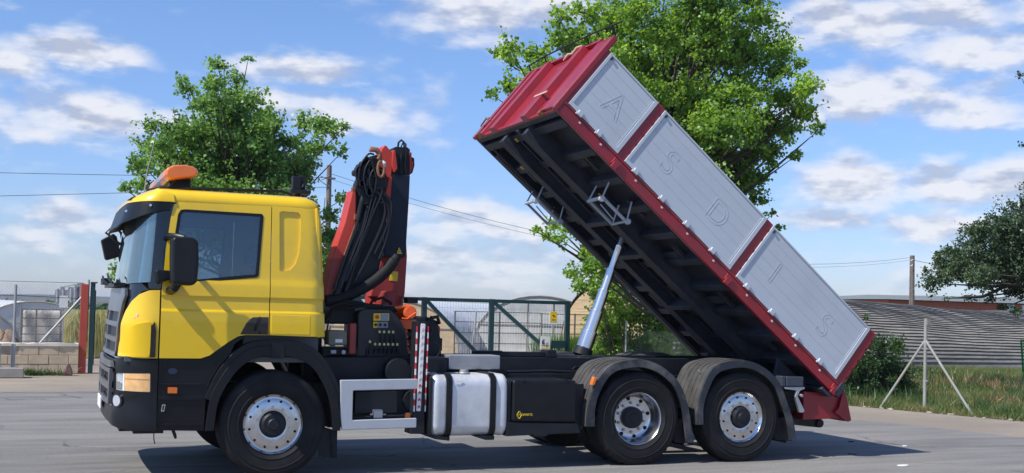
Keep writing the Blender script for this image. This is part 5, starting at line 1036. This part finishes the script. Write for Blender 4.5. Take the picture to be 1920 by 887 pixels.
def shrub(name, label, clumps, leaf, dens, size, seed, base):
    T = empty(name, base, label, 'shrub'); b = MB(); rs = random.Random(seed)
    for (x, y, z, r) in clumps:
        for j in range(3):
            p = Vector((base[0]+(x-base[0])*.55+rs.uniform(-.15, .15), base[1]+(y-base[1])*.55+rs.uniform(-.1, .1), 0)); c = Vector((x, y, z)); b.tube([p, p.lerp(c, .5)+Vector((0, 0, .05)), c], [.014, .010, .004], 5)
    b.build('stem', BARK, T); V, F, M = foliage(clumps, dens, size, seed)
    V[:, 2] = np.maximum(V[:, 2], .005); raw_mesh('foliage', V, F, [leaf, BARK], T, M); return T
shrub('bush', 'leafy green bush under the raised tipping body, beyond the rear wheels', CL_BUSH+[(11.3, 14.4, 1.9, .4), (10.8, 14.3, 2.2, .35), (12.0, 14.4, 1.7, .4), (11.5, 15.2, 1.3, .5), (12.3, 15.4, .9, .6), (13.2, 15.4, .8, .5), (11.2, 15.3, .6, .5)], LF2, 2800, .082, 44, (12.3, 14.9, 0))
shrub('bush', 'dark green bush just behind the rear end of the tipping body', CL_SHRUB+[(14.8, 8.3, 1.15, .3), (14.9, 8.2, .55, .38), (14.5, 8.2, .9, .35), (13.7, 8.2, 1.1, .3), (15.3, 8.4, .3, .25), (14.35, 8.3, .85, .3), (13.9, 8.3, .45, .4), (14.7, 8.5, .3, .35), (13.6, 8.2, .25, .35), (14.9, 8.6, .75, .25), (13.5, 9.0, .35, .4), (14.2, 9.4, .5, .4), (14.9, 9.2, .35, .35)], LF4, 6500, .045, 55, (14.2, 8.3, 0))
# grass
GRS = leafmat('grass_blades', (.055, .10, .025), (.12, .17, .045), (.26, .21, .10), .3)
def grass(name, pts, h, w, seed, m, kind='stuff', lean=.5):
    rs = np.random.RandomState(seed); n = len(pts); P = np.c_[pts, np.zeros(n)]
    hh = h*rs.uniform(.35, 1.25, n)[:, None]; a = rs.uniform(0, 2*PI, n); s = np.c_[np.cos(a), np.sin(a), np.zeros(n)]*w*rs.uniform(.6, 1.4, n)[:, None]
    l = rs.normal(size=(n, 3))*lean; l[:, 2] = 0; V = np.empty((n, 4, 3)); V[:, 0] = P-s; V[:, 1] = P+s
    V[:, 2] = P+l*hh*.9+np.array([0, 0, 1])*hh; V[:, 3] = P+l*hh*.45-s*.8+np.array([0, 0, 1])*hh*.5
    F = np.arange(4*n).reshape(n, 4); return tag(raw_mesh(name, V.reshape(-1, 3), F, m), kind=kind)
u = rng.uniform(0, 1, 170000)**1.5; t = rng.uniform(-3.5, 9.5, 170000)
e0 = np.array([12.1, 8.2]); D1 = np.array([.31, -.951]); D2 = np.array([.80, .60])
pts = e0+D1*t[:, None]+D2*(u*21)[:, None]; pts[:, 0] += rng.normal(size=170000)*.1
clumpy = np.sin(pts[:, 0]*2.1+np.sin(pts[:, 1]*1.7)*2)+np.sin(pts[:, 1]*2.6+pts[:, 0])
pts = pts[(clumpy > rng.uniform(-2.2, 1.0, 170000))]
gr_ = grass('grass', pts, .14, .0045, 3, GRS, lean=.8)
u2_ = rng.uniform(0, 1, 2600); ctr = e0+D1*rng.uniform(-1, 9.5, 130)[:, None]+D2*(rng.uniform(0, 1, 130)**1.5*14)[:, None]
pp = ctr[rng.randint(0, 130, 9000)]+rng.normal(size=(9000, 2))*.13; grass('weeds', pp[:7000], .34, .0065, 4, LF4, lean=.5)
ctr2 = e0+D1*rng.uniform(0, 9, 40)[:, None]+D2*(rng.uniform(.1, 1, 40)*13)[:, None]
pp = ctr2[rng.randint(0, 40, 9000)]+rng.normal(size=(9000, 2))*.28; grass('dry_weeds', pp, .22, .005, 14, leafmat('dry_blades', (.16, .10, .05), (.27, .16, .08), (.38, .27, .15), .25), lean=.7)
xx = np.c_[rng.uniform(12.3, 15.6, 9000), rng.uniform(20.3, 22.0, 9000)]; grass('tall_grass', xx, .85, .014, 5, leafmat('tall_grass_blades', (.05, .11, .02), (.10, .20, .04), (.20, .28, .08), .35), lean=.18)
xx = np.c_[rng.uniform(14, 22, 9000), rng.uniform(12.5, 19, 9000)]; grass('grass_tuft', xx, .35, .012, 6, GRS)
ww = np.concatenate([np.c_[rng.normal(-2.25, .05, 160), rng.normal(15.9, .03, 160)], np.c_[rng.uniform(-2.2, -1.5, 150), rng.normal(15.95, .05, 150)]]); grass('wall_weeds', ww, .16, .012, 8, LF4, lean=.6)
rp_ = []
for cx, cy in ((-1.25, 24), (-1.0, 24.1), (-.75, 23.9), (-.5, 24), (-.28, 24.2), (-.05, 24)):
    T = empty('reed_clump', (cx, cy, 0), 'tall pale reed clump behind the gate posts, %s' % {-1.25: 'leftmost of the row', -1.0: 'second from the left', -.75: 'just left of the red post', -.5: 'partly behind the green post', -.28: 'just right of the green post', -.05: 'nearest the truck front'}[cx], 'plant', 'reed clumps behind the gate posts')
    n = 700; rs = np.random.RandomState(int(abs(cx)*100)); P = np.c_[cx+rs.normal(size=n)*.09, cy+rs.normal(size=n)*.09, np.full(n, .02)]; d = np.c_[rs.normal(size=n)*.05, rs.normal(size=n)*.05, np.ones(n)]
    hh = rs.uniform(.9, 1.38, n)[:, None]; s = np.c_[np.full(n, .006), np.zeros(n), np.zeros(n)]; V = np.empty((n, 4, 3)); V[:, 0] = P-s; V[:, 1] = P+s; V[:, 2] = P+d*hh+s; V[:, 3] = P+d*hh-s
    k = 500; A2 = P[:k]+d[:k]*hh[:k]; dd = np.c_[rs.normal(size=k)*.10, rs.normal(size=k)*.10, -rs.uniform(.3, .9, k)]; s2 = np.c_[np.full(k, .010), np.zeros(k), np.zeros(k)]; V2 = np.empty((k, 4, 3)); V2[:, 0] = A2-s2; V2[:, 1] = A2+s2; V2[:, 2] = A2+dd+s2*.5; V2[:, 3] = A2+dd-s2*.5
    raw_mesh('blades', np.concatenate([V, V2]).reshape(-1, 3), np.arange(4*(n+k)).reshape(-1, 4), MATS.get('reed_blades') or leafmat('reed_blades', (.38, .38, .16), (.55, .54, .26), (.70, .66, .36), .4), T)
# distant scrub
cl = []
rs = np.random.RandomState(9)
for i in range(150):
    Y_ = rs.uniform(120, 190); cl.append((rs.uniform(-14, 62)*Y_/150, Y_, rs.uniform(-.1, .45), rs.uniform(.6, 1.15)))
V, F, M = foliage(cl, 60, .55, 61); tag(raw_mesh('far_scrub', V, F, [LF3, BARK], None, M), kind='stuff')
cl = [(rs.uniform(-1.3, 1.5), rs.uniform(54, 60), rs.uniform(.3, 1.15), rs.uniform(.4, .7)) for i in range(26)]
V, F, M = foliage(cl, 420, .16, 62); tag(raw_mesh('hedge_row', V, F, [LF3, BARK], None, M), kind='stuff')

# ------------------------------------------------------------------ walls, gates, fences
def wires(b, x0, x1, z0, z1, yf, step, r, mi=0):
    """diamond wire mesh between x0..x1, z0..z1 at depth yf(x)"""
    H = z1-z0; n = int((x1-x0+H)/step)
    def bar(xa, za, xb, zb):
        p = Vector((xa, yf(xa), za)); q = Vector((xb, yf(xb), zb)); b.tube([p, q], r, 3, mi)
    for i in range(-int(H/step)-1, int((x1-x0)/step)+1):
        xa = x0+i*step; a = max(x0, xa); c = min(x1, xa+H)
        if c-a > .02: bar(a, z0+(a-xa), c, z0+(c-xa)); bar(a, z1-(a-xa), c, z1-(c-xa))
wy = lambda x: 16.68+(x+1.2)*.06
WL = tag(MB().box(0, 0, 0, 0, 0, 0).build('tmp', DARKM)) if False else None
T = empty('block_wall', (-3.5, wy(-3.5), 0), 'low beige concrete block wall with white capping beside the gate posts', 'wall')
BLOCK = mat('beige_block', (.64, .50, .34), .85, var=.16, vscale=3, bump=.3, bscale=40, dirt=(.34, .27, .19), dirt_amt=.4)
b = MB(); rs = random.Random(5)
Rw = Matrix.Translation((-1.25, wy(-1.25), 0)) @ Matrix.Rotation(math.atan(.06), 4, 'Z')
b.M = Rw
for row in range(3):
    for i in range(15):
        x1_ = -.02-i*.42-(.21 if row % 2 else 0); x0_ = x1_-.405
        if row == 2 and i == 3: continue
        j = rs.uniform(-.004, .004); b.box(x0_, x1_, -.10+j, .10, row*.205+.01, row*.205+.20)
    if row % 2: b.box(-.215, -.02, -.10, .10, row*.205+.01, row*.205+.20)
b.build('wall_block', BLOCK, T, bevel=.006)
b = MB(Rw); b.box(-6.4, -.02, -.088, .088, 0, .615); b.build('mortar', mat('mortar', (.40, .33, .25), .95, var=.2), T)
b = MB(Rw); rs = random.Random(6)
vs = []; fs = []; n = 60
for i in range(n+1):
    x = -6.4+i*6.38/n; j = rs.uniform(-.012, .012); vs += [(x, -.115+j, .615), (x, -.11+j, .68+rs.uniform(-.015, .015)), (x, .11, .69+rs.uniform(-.01, .01)), (x, .115, .615)]
for i in range(n):
    for j in range(4): fs.append((i*4+j, i*4+(j+1) % 4, (i+1)*4+(j+1) % 4, (i+1)*4+j))
fs += [(0, 1, 2, 3), (n*4+3, n*4+2, n*4+1, n*4)]
b.add(vs, fs); b.build('wall_cap', mat('wall_cap', (.66, .60, .50), .85, var=.12, vscale=4), T)
T = empty('chain_link_fence', (-3.0, wy(-3.0), .69), 'galvanised chain link fence standing on top of the block wall', 'fence')
b = MB(); fy = lambda x: wy(x)+.03
wires(b, -6.5, -1.2, .70, 2.02, fy, .075, .0022); b.build('wire_mesh', GALV, T, smooth=False)
b = MB(); b.tube([(-6.5, fy(-6.5), 2.03), (-1.2, fy(-1.2), 2.06)], .005, 5); b.tube([(-6.5, fy(-6.5), 1.72), (-2.6, fy(-2.6), 1.74), (-1.2, fy(-1.2), 1.70)], .006, 5); b.build('strand', DARKM, T)
for x in (-2.62, -4.9): b = MB(); b.tube([(x, fy(x), .6), (x, fy(x), 1.98)], .03, 10); b.build('fence_post', GALV, T)
b = MB(); b.tube([(-2.10, fy(-2.1)-.05, .66), (-1.17, fy(-1.17)-.05, 1.82)], .024, 8); b.build('brace', GALV, T)
b = MB(); b.tube([(-1.10, fy(-1.1), .7), (-1.09, fy(-1.1), 2.14)], .022, 8); b.build('end_post', GALV, T)
b = MB(); b.prism([(-1.67, 1.47), (-1.47, 1.47), (-1.47, 1.77), (-1.66, 1.76)], 18.99, 19.0); s = tag(b.build('sign', WHITE), 'blank white sign board above the low wall, left of the red post', 'sign')
b = MB(); b.tube([(-1.56, 19.02, 0), (-1.56, 19.02, 1.7)], .015, 6); b.build('sign_post', GALV, s)
b = MB(); b.prism([(-1.255, 0), (-1.095, 0), (-1.09, 2.03), (-1.25, 2.045)], 16.62, 16.80); tag(b.build('gate_post', REDPOST, bevel=.006), 'tall brick-red square gate post at the end of the block wall', 'post')
b = MB(); b.box(-1.045, -.945, 16.64, 16.80, 0, 2.09); b.box(-1.05, -.90, 16.62, 16.82, 2.06, 2.09); b.box(-.94, -.925, 16.66, 16.78, .2, 1.9); tag(b.build('gate_post', GREENP, bevel=.005), 'tall dark green square gate post right of the red post', 'post')
b = MB(); b.box(-3.6, -2.38, 15.0, 15.45, 0, .21); kb = tag(b.build('concrete_kerb', mat('concrete', (.30, .28, .25), .9, var=.15, vscale=5, bump=.3), bevel=.02), 'grey concrete plinth with galvanised uprights at the left edge', 'plinth')
for x in (-2.88, -2.60):
    b = MB(); b.box(x-.045, x-.035, 15.15, 15.25, .21, .71); b.box(x-.04, x+.04, 15.20, 15.21, .21, .71); b.box(x-.07, x+.07, 15.12, 15.3, .205, .225); b.build('upright', GALV, kb, bevel=.003)
b = MB(); b.prism([(-1.59, 0), (-1.39, 0), (-1.40, .12), (-1.46, .26), (-1.51, .27), (-1.55, .14)], 15.85, 16.02); tag(b.build('stone', mat('red_stone', (.17, .10, .09), .85, var=.3, vscale=12, bump=.4), bevel=.03, seg=3), 'small reddish brown stone leaning at the foot of the block wall', 'stone')
# sliding gate
T = empty('sliding_gate', (8.0, 16.5, 0), 'long dark green framed sliding gate with wire infill behind the truck', 'gate')
b = MB(); Y0, Y1 = 16.45, 16.55
b.box(3.2, 11.0, Y0, Y1, 1.86, 1.95); b.box(3.2, 11.0, Y0, Y1, .10, .22)
for x in (3.2, 5.05, 6.85, 8.69, 10.87): b.box(x, x+.13, Y0-.005, Y1+.005, .0, 1.955)
b.build('gate_frame', GREENP, T, bevel=.006)
b = MB()
for (xa, za, xb, zb) in ((6.98, 1.87, 8.69, .25), (8.82, 1.87, 10.87, .25), (5.18, 1.87, 6.85, .25), (3.33, 1.87, 5.05, .25)):
    d = Vector((xb-xa, 0, zb-za)).normalized(); nn = Vector((-d.z, 0, d.x))*.045
    b.prism([(xa-nn.x, za-nn.z), (xb-nn.x, zb-nn.z), (xb+nn.x, zb+nn.z), (xa+nn.x, za+nn.z)], Y0+.01, Y1-.01)
b.build('diagonal_brace', mat('green_paint_light', (.015, .07, .075), .45), T, bevel=.004)
b = MB()
x = 3.35
while x < 10.86: b.tube([(x, 16.5, .2), (x, 16.5, 1.88)], .0035, 3); x += .075
for z in (.45, .70, .95, 1.2, 1.45, 1.7): b.tube([(3.3, 16.505, z), (10.9, 16.505, z)], .003, 3)
b.build('wire_infill', mat('light_wire', (.55, .55, .52), .6), T, smooth=False)
b = MB(); b.box(10.45, 10.87, Y0-.03, Y0, .70, .90); b.box(10.45, 10.5, Y0-.03, Y0, .3, .7); b.box(10.65, 10.69, Y0-.03, Y0, .3, .7); b.build('lock_box', GREENP, T, bevel=.004)
b = MB(); b.prism([(10.38, 1.33), (10.59, 1.33), (10.585, 1.67), (10.38, 1.67)], 16.40, 16.41); s = tag(b.build('warning_sign', WHITE), 'small yellow warning sign high on the green gate', 'sign')
b = MB(); b.prism([(10.385, 1.40), (10.585, 1.40), (10.58, 1.665), (10.385, 1.665)], 16.395, 16.3995); b.build('yellow_field', YLAB, s, smooth=False)
b = MB(); b.prism([(10.45, 1.57), (10.48, 1.58), (10.53, 1.545), (10.52, 1.53), (10.49, 1.545), (10.46, 1.55)], 16.39, 16.3945); b.box(10.44, 10.53, 16.39, 16.3945, 1.45, 1.458); b.build('pictogram', BLKP, s, smooth=False)
b = MB(); b.prism([(10.11, .66), (10.395, .64), (10.41, 1.0), (10.13, 1.02)], 16.40, 16.41); s = tag(b.build('notice', WHITE), 'white notice with black pictogram low on the green gate', 'sign')
b = MB(); b.box(10.17, 10.21, 16.395, 16.3995, .80, .90); b.prism([(10.19, .92), (10.23, .93), (10.25, .90), (10.21, .90)], 16.395, 16.3995); b.box(10.22, 10.24, 16.395, 16.3995, .78, .86); b.box(10.15, 10.37, 16.395, 16.3995, .76, .768); b.box(10.29, 10.30, 16.395, 16.3995, .70, .84); b.box(10.33, 10.34, 16.395, 16.3995, .72, .86); b.build('pictogram', BLKP, s, smooth=False)
b = MB(); b.box(10.15, 10.37, 16.394, 16.3994, .685, .72); b.build('yellow_stripe', YLAB, s, smooth=False)
# steel gates of the nursery behind
def railgate(x0, x1, y, z0, z1, zs, xs, label, grp=None, mesh=True):
    T = empty('rail_gate', ((x0+x1)/2, y, 0), label, 'gate', grp); b = MB()
    for z in zs: b.box(x0, x1, y-.012, y+.012, z-.014, z+.014)
    for x in xs: b.box(x-.02, x+.02, y-.02, y+.02, 0, z1+.01)
    b.build('frame', mat('old_steel', (.13, .115, .105), .7, var=.3, vscale=8), T)
    if mesh:
        b = MB(); x = x0
        while x < x1: b.tube([(x, y+.01, z0), (x, y+.01, z1)], .003, 3); x += .06
        b.build('wire_infill', MATS['light_wire'], T, smooth=False)
    return T
railgate(9.72, 12.63, 22.0, .30, 1.60, (.30, .62, .95, 1.28, 1.60), (9.72, 11.2, 12.63), 'rusty steel rail gate with wire infill seen through the green gate')
railgate(12.68, 17.0, 22.2, .30, 1.60, (.95, 1.25, 1.58), (13.9, 15.4, 17.0), 'rusty rail fence carrying on to the right of the rail gate', mesh=False)
b = MB(); b.tube([(10.25, 21.9, .3), (10.38, 21.9, 1.62)], .03, 8); tag(b.build('leaning_post', GALV), 'grey post leaning against the rail gate behind the green gate', 'post')
T = railgate(-2.50, -1.54, 20.0, .35, 1.40, (.60, .78, .98, 1.18, 1.40), (-2.50, -2.17, -1.60), 'small dark rail gate behind the low block wall', mesh=False)
PLAS = mat('tunnel_plastic', (.56, .58, .60), .45, var=.14, vscale=1.2, dirt=(.40, .37, .31), dirt_amt=.5, dscale=.8)
PLAD = mat('old_plastic', (.40, .39, .37), .55, var=.2, vscale=2, dirt=(.22, .18, .12), dirt_amt=.5)
b = MB(); vs = []; fs = []
for i in range(13):
    for j in range(9): vs.append((-2.48+i*.08, 20.18+.04*math.sin(i*1.1+j*.7), .2+j*.15))
for i in range(12):
    for j in range(8): fs.append((i*9+j, i*9+j+1, (i+1)*9+j+1, (i+1)*9+j))
b.add(vs, fs); o = tag(b.build('plastic_sheet', PLAD), 'crumpled grey plastic sheet hung behind the small rail gate', 'sheet'); sm = o.modifiers.new('s', 'SOLIDIFY'); sm.thickness = .004
# polytunnels
def tunnel(x, y, r, h, length, ang, label, m, endm, name='polytunnel', ribs=True, grp=None):
    T = empty(name, (x, y, 0), label, 'greenhouse', grp); M = Matrix.Translation((x, y, 0)) @ Matrix.Rotation(ang, 4, 'Z')
    nseg = 20; nl = int(length/1.5); b = MB(M); vs = []; fs = []
    for j in range(nl*4+1):
        yy = j*length/(nl*4); sag = -.03*(1-abs(math.cos(j*PI/4)))
        for i in range(nseg+1): t = PI*i/nseg; vs.append(((r+sag)*math.cos(t)*(1+.05*math.sin(t)), yy, (h+sag)*math.sin(t)**.85 if math.sin(t) > 0 else 0))
    k = nseg+1
    for j in range(nl*4):
        for i in range(nseg): fs.append((j*k+i, j*k+i+1, (j+1)*k+i+1, (j+1)*k+i))
    b.add(vs, fs); b.build('cover', m, T, ang=70)
    b = MB(M); vs = [((r-.02)*math.cos(PI*i/nseg)*(1+.05*math.sin(PI*i/nseg)), .02, (h-.02)*max(0, math.sin(PI*i/nseg))**.85) for i in range(nseg+1)]; b.add(vs, [tuple(range(k))])
    ew = b.build('end_wall', endm, T, smooth=False)
    b = MB(M); b.tube([(r*math.cos(PI*i/nseg)*(1+.05*math.sin(PI*i/nseg)), -.01, h*max(0, math.sin(PI*i/nseg))**.85) for i in range(nseg+1)], .03, 6); b.tube([(-.5, -.02, 0), (-.5, -.02, h*.92)], .02, 6); b.tube([(.5, -.02, 0), (.5, -.02, h*.92)], .02, 6); b.tube([(-r*.9, -.02, h*.5), (r*.9, -.02, h*.5)], .02, 6); b.build('end_hoop', mat('hoop_steel', (.36, .34, .30), .6, metal=.4), T)
    return T
tunnel(9.45, 28, 2.45, 1.95, 26, -.55, 'white polytunnel with a tan end wall behind the green sliding gate', PLAS, mat('tan_end', (.42, .32, .20), .7, var=.15, vscale=2))
tunnel(15.9, 29.5, 2.6, 2.25, 24, -.45, 'grey arched polytunnel end behind the right half of the green gate', PLAD, mat('grey_end', (.42, .43, .43), .5, var=.2, vscale=1.5))
tunnel(21.0, 31, 2.6, 2.2, 24, -.45, 'third polytunnel in the row, partly hidden by the tall tree', PLAS, MATS['grey_end'])
tunnel(-4.25, 24, 1.75, 1.42, 18, .25, 'low white polytunnel at the left edge beyond the block wall', PLAS, mat('white_end', (.50, .52, .54), .5, var=.15, vscale=2))
tunnel(-2.2, 34, 2.0, 1.55, 16, .1, 'far white polytunnel top showing between the small rail gate and the reeds', PLAS, MATS['white_end'])
b = MB(); rs = random.Random(3); vs = [(-2.95, 22.6, .42)]; n = 26
prof = []
for k, (rr_, hh_) in enumerate(((.15, .38), (.32, .24), (.5, .1), (.62, 0))):
    for i in range(n): t = 2*PI*i/n; q = rr_*(1+rs.uniform(-.12, .12)); vs.append((-2.95+q*math.cos(t), 22.6+q*math.sin(t), hh_*(1+rs.uniform(-.2, .2))))
fs = [(0, 1+i, 1+(i+1) % n) for i in range(n)]
for k in range(3):
    for i in range(n): fs.append((1+k*n+i, 1+(k+1)*n+i, 1+(k+1)*n+(i+1) % n, 1+k*n+(i+1) % n))
b.v += [(p[0], p[1], p[2]*1.9) for p in vs]; b.f += fs; b.m += [0]*len(fs)
tag(b.build('straw_heap', mat('straw', (.24, .16, .10), .95, var=.35, vscale=14, bump=.6, bscale=50), ang=80), 'heap of brown straw beside the low white polytunnel', 'heap')
# long shaded tunnel on the right: overlapping horizontal folds of netting
T = empty('shade_tunnel', (30, 22, 0), 'long grey brown ribbed shade tunnel across the right of the yard', 'greenhouse')
b = MB(); vs = []; fs = []; prof = []
nb = 58
for i in range(nb):
    t0 = i/nb*PI*.94+.0; t1 = (i+1)/nb*PI*.94
    for (t, o_) in ((t0, .05), (t0+(t1-t0)*.5, .03), (t1-.003, .0)): prof.append((t, o_))
NL = 150
for j in range(NL+1):
    s_ = j/NL*32-4.4; 
    for i, (t, o_) in enumerate(prof):
        wob = .03*math.sin(s_*.8+t*5)+.018*math.sin(s_*2.1+t*9)+.014*math.sin(s_*4.3+t*17+math.sin(s_*1.3)*2)+.008*math.sin(s_*9.1+t*31); R1 = 3.2+o_; H1 = 2.50+.06*math.sin(s_*.35+1.0)+o_-.030*s_
        cx = -math.cos(t)*R1-wob*.8*math.cos(t)
        vs.append((19.6+s_+(0), 20.0+.068*s_+3.2+cx, max(-.02, math.sin(t)**.8*H1+wob*math.sin(t))))
k = len(prof)
for j in range(NL):
    for i in range(k-1): fs.append((j*k+i, j*k+i+1, (j+1)*k+i+1, (j+1)*k+i))
b.add(vs, fs); b.build('cover', mat('shade_net', (.22, .208, .19), .9, var=.35, vscale=2.2, dirt=(.09, .08, .07), dirt_amt=.7, stretch=(.3, 1, 2)), T, ang=30, merge=False)
b = MB(); x_ = 19.6-4.4; b.add([(x_, 20.0-.30+3.2-math.cos(PI*i/24)*3.15, max(0, math.sin(PI*i/24))**.8*2.5) for i in range(25)], [tuple(range(25))]); b.build('end_wall', mat('slat_end', (.45, .33, .19), .8, var=.35, vscale=3, stretch=(.2, .2, 7)), T, smooth=False)
T = empty('brick_building', (66, 58, 0), 'low red brick building with grey roof beyond the shade tunnel', 'building')
b = MB(); b.box(54.7, 86, 55, 68, 0, 3.05); b.build('wall', mat('red_brick', (.42, .12, .06), .85, var=.15, vscale=4), T)
b = MB(); b.prism([(54.6, 3.1), (68.5, 3.1), (61.5, 4.6)], 54.3, 86.5, axis='x'); 
b.v = [(x, y, z) for (x, y, z) in [(54.3, 54.6, 3.1), (54.3, 68.5, 3.1), (54.3+4, 61.5, 3.55), (86.5, 54.6, 3.1), (86.5, 68.5, 3.1), (86.5, 61.5, 3.9)]]; b.f = [(0, 1, 2), (5, 4, 3), (0, 2, 5, 3), (1, 4, 5, 2), (0, 3, 4, 1)]; b.m = [0]*5
b.build('roof', mat('grey_roof', (.17, .19, .185), .7, var=.1), T, smooth=False)
for x in (66.0, 67.5): b = MB(); b.box(x, x+.7, 54.93, 54.99, 1.2, 3.0); b.build('door', WHITE, T, bevel=.01)
# corner post with two braces
cpst = MB(); cpst.tube([(13.2, 5.6, 0), (13.2, 5.6, 1.71)], .032, 12); cpst.box(13.19, 13.27, 5.55, 5.62, 1.60, 1.72); cpst.tube([(13.24, 5.6, 1.70), (13.27, 5.6, 1.66)], .02, 8)
pst = cpst.build('fence_corner_post', mat('galvanised_dull', (.34, .34, .31), .55, metal=.3, var=.2, dirt=(.30, .22, .10), dirt_amt=.4)); tag(pst, 'galvanised corner fence post with two sloping braces at the grass edge', 'post')
for (x, y) in ((12.72, 6.25), (13.5, 4.72)): b = MB(); b.tube([(x, y, 0), (13.2, 5.6, 1.32)], .024, 10); b.build('brace', MATS['galvanised_dull'], pst)
b = MB(); b.cyl((13.2, 5.56, .55), .02, -.03, .03, 8); b.cyl((13.2, 5.56, 1.15), .02, -.03, .03, 8); b.build('clamp', GALV, pst)
T = empty('chain_link_fence', (12.5, 13.2, 0), 'low chain link fence in front of the bush under the tipping body', 'fence')
b = MB(); wires(b, 10.9, 15.5, .02, 1.25, lambda x: 13.2, .07, .002); b.build('wire_mesh', mat('fence_wire', (.12, .16, .13), .6), T, smooth=False)
for x in (10.95, 13.2, 15.45): b = MB(); b.tube([(x, 13.2, 0), (x, 13.2, 1.5)], .02, 8); b.build('fence_post', GALV, T)
# poles and overhead wires
WOOD = mat('pole_wood', (.16, .13, .11), .9, var=.25, vscale=8)
WIRE = mat('wire_black', (.03, .03, .035), .6)
b = MB(); b.tube([(7.6, 30, 0), (7.55, 30, 6.8)], [.115, .09], 12); p1 = tag(b.build('utility_pole', WOOD), 'wooden utility pole between the cab and the crane', 'pole')
b = MB(); b.tube([(7.4, 29.9, 5.6), (7.35, 29.9, 4.6), (7.4, 29.9, 3.9)], .015, 6); b.tube([(7.55, 29.9, 6.4), (7.2, 29.9, 6.2), (7.55, 29.9, 6.0)], .02, 6); b.box(7.35, 7.75, 29.8, 29.9, 6.28, 6.34); b.build('crossarm', WOOD, p1)
b = MB(); b.tube([(43.5, 40, 0), (43.48, 40, 5.3)], [.17, .13], 12); p2 = tag(b.build('utility_pole', WOOD), 'dark wooden utility pole standing behind the shade tunnel on the right', 'pole')
b = MB(); b.tube([(43.2, 39.8, 5.0), (43.35, 39.8, 5.05)], .03, 6); b.tube([(43.2, 39.8, 4.7), (43.35, 39.8, 4.75)], .03, 6); b.build('insulator', WHITE, p2)
def cable(p, q, sag, label, r=.009):
    p, q = Vector(p), Vector(q); pts = []
    for i in range(25): t = i/24; v = p.lerp(q, t); v.z -= sag*4*t*(1-t); pts.append(v)
    b = MB(); b.tube(pts, r, 5); return tag(b.build('overhead_wire', WIRE), label, 'wire')
cable((-30, 30, 5.1), (7.55, 30, 6.35), .25, 'upper overhead wire running left from the pole behind the cab')
cable((-30, 30, 2.9), (7.55, 30, 6.0), .10, 'lower overhead wire running left from the pole behind the cab')
cable((7.6, 30, 6.5), (43.48, 40, 5.2), 1.5, 'upper overhead wire running right from the pole behind the cab', .008)
cable((7.6, 30, 6.3), (43.48, 40, 5.05), 1.5, 'lower overhead wire running right from the pole behind the cab', .006)
cable((43.5, 40, 5.05), (56, 34, 3.2), .2, 'short overhead wire dropping right from the dark pole', .013)
# factory on the skyline
T = empty('factory', (8, 400, 0), 'small grey factory with silos far off on the left skyline', 'building')
b = MB(); FM = mat('factory_grey', (.30, .31, .33), .8, var=.2, vscale=.3)
b.box(3.5, 7.5, 398, 404, 0, 4.5); b.box(7.5, 11, 398, 404, 0, 5.5); b.box(10.2, 12.5, 398, 404, 0, 6.9); b.box(5, 6.4, 398, 402, 4.5, 5.6); b.build('hall', FM, T)
b = MB()
for x in (4.2, 6.0, 8.4, 9.6): b.cyl((x, 397, 0), .45, 0, 4.6+(x % 2), 14, 'z')
b.tube([(5, 397, 5.2), (11, 397, 6.8)], .15, 6); b.build('silo', FM, T)
# green mesh stand leaning at the right edge
b = MB()
for i in range(7): x = 22.3+i*.09; b.tube([(x, 12.0, 1.20), (x+.35, 12.25, .35)], .012, 6)
for (x0_, z0_) in ((22.3, 1.2), (22.47, .78), (22.65, .35)): b.tube([(x0_-.02, 12+(1.2-z0_)*.3, z0_), (x0_+.8, 12+(1.2-z0_)*.3, z0_)], .02, 6)
b.tube([(22.3, 12, 1.2), (22.65, 12.25, .35)], .03, 6); b.tube([(22.7, 12, 1.2), (22.75, 12.4, 0)], .018, 6); tag(b.build('green_rack', mat('bright_green', (.05, .30, .10), .4)), 'bright green metal rack leaning at the right edge of the field', 'rack')
# litter on the asphalt
for (x, y, s, m, lab) in ((7.15, -.72, .05, WHITE, 'flattened white plastic scrap on the asphalt below the tip of the shadow'), (7.3, .35, .045, BLKP, 'small black scrap lying in the shadow of the tipping body'), (8.2, 1.5, .03, DARKM, 'tiny dark pebble on the asphalt behind the truck'), (8.6, .9, .025, WHITE, 'tiny white scrap on the asphalt near the shadow tip')):
    b = MB(); pts = [(x+s*1.5*math.cos(t)*(1+.2*math.sin(t*3)), y+s*.8*math.sin(t)) for t in [k*PI/5 for k in range(10)]]; b.prism(pts, .0, .012, axis='z'); tag(b.build('litter', m, bevel=.003), lab, 'litter')
# pale air over the whole scene
hm = bpy.data.materials.new('haze_air'); hm.use_nodes = True; ht = hm.node_tree
for n in list(ht.nodes): ht.nodes.remove(n)
ho = ht.nodes.new('ShaderNodeOutputMaterial'); hv = ht.nodes.new('ShaderNodeVolumePrincipled'); hv.inputs['Color'].default_value = (.85, .90, 1, 1); hv.inputs['Density'].default_value = .00025; hv.inputs['Anisotropy'].default_value = .3
ht.links.new(hv.outputs[0], ho.inputs['Volume'])
b = MB(); b.box(-2300, 2300, -2300, 2300, -2, 14); tag(b.build('haze', hm, smooth=False), kind='stuff')
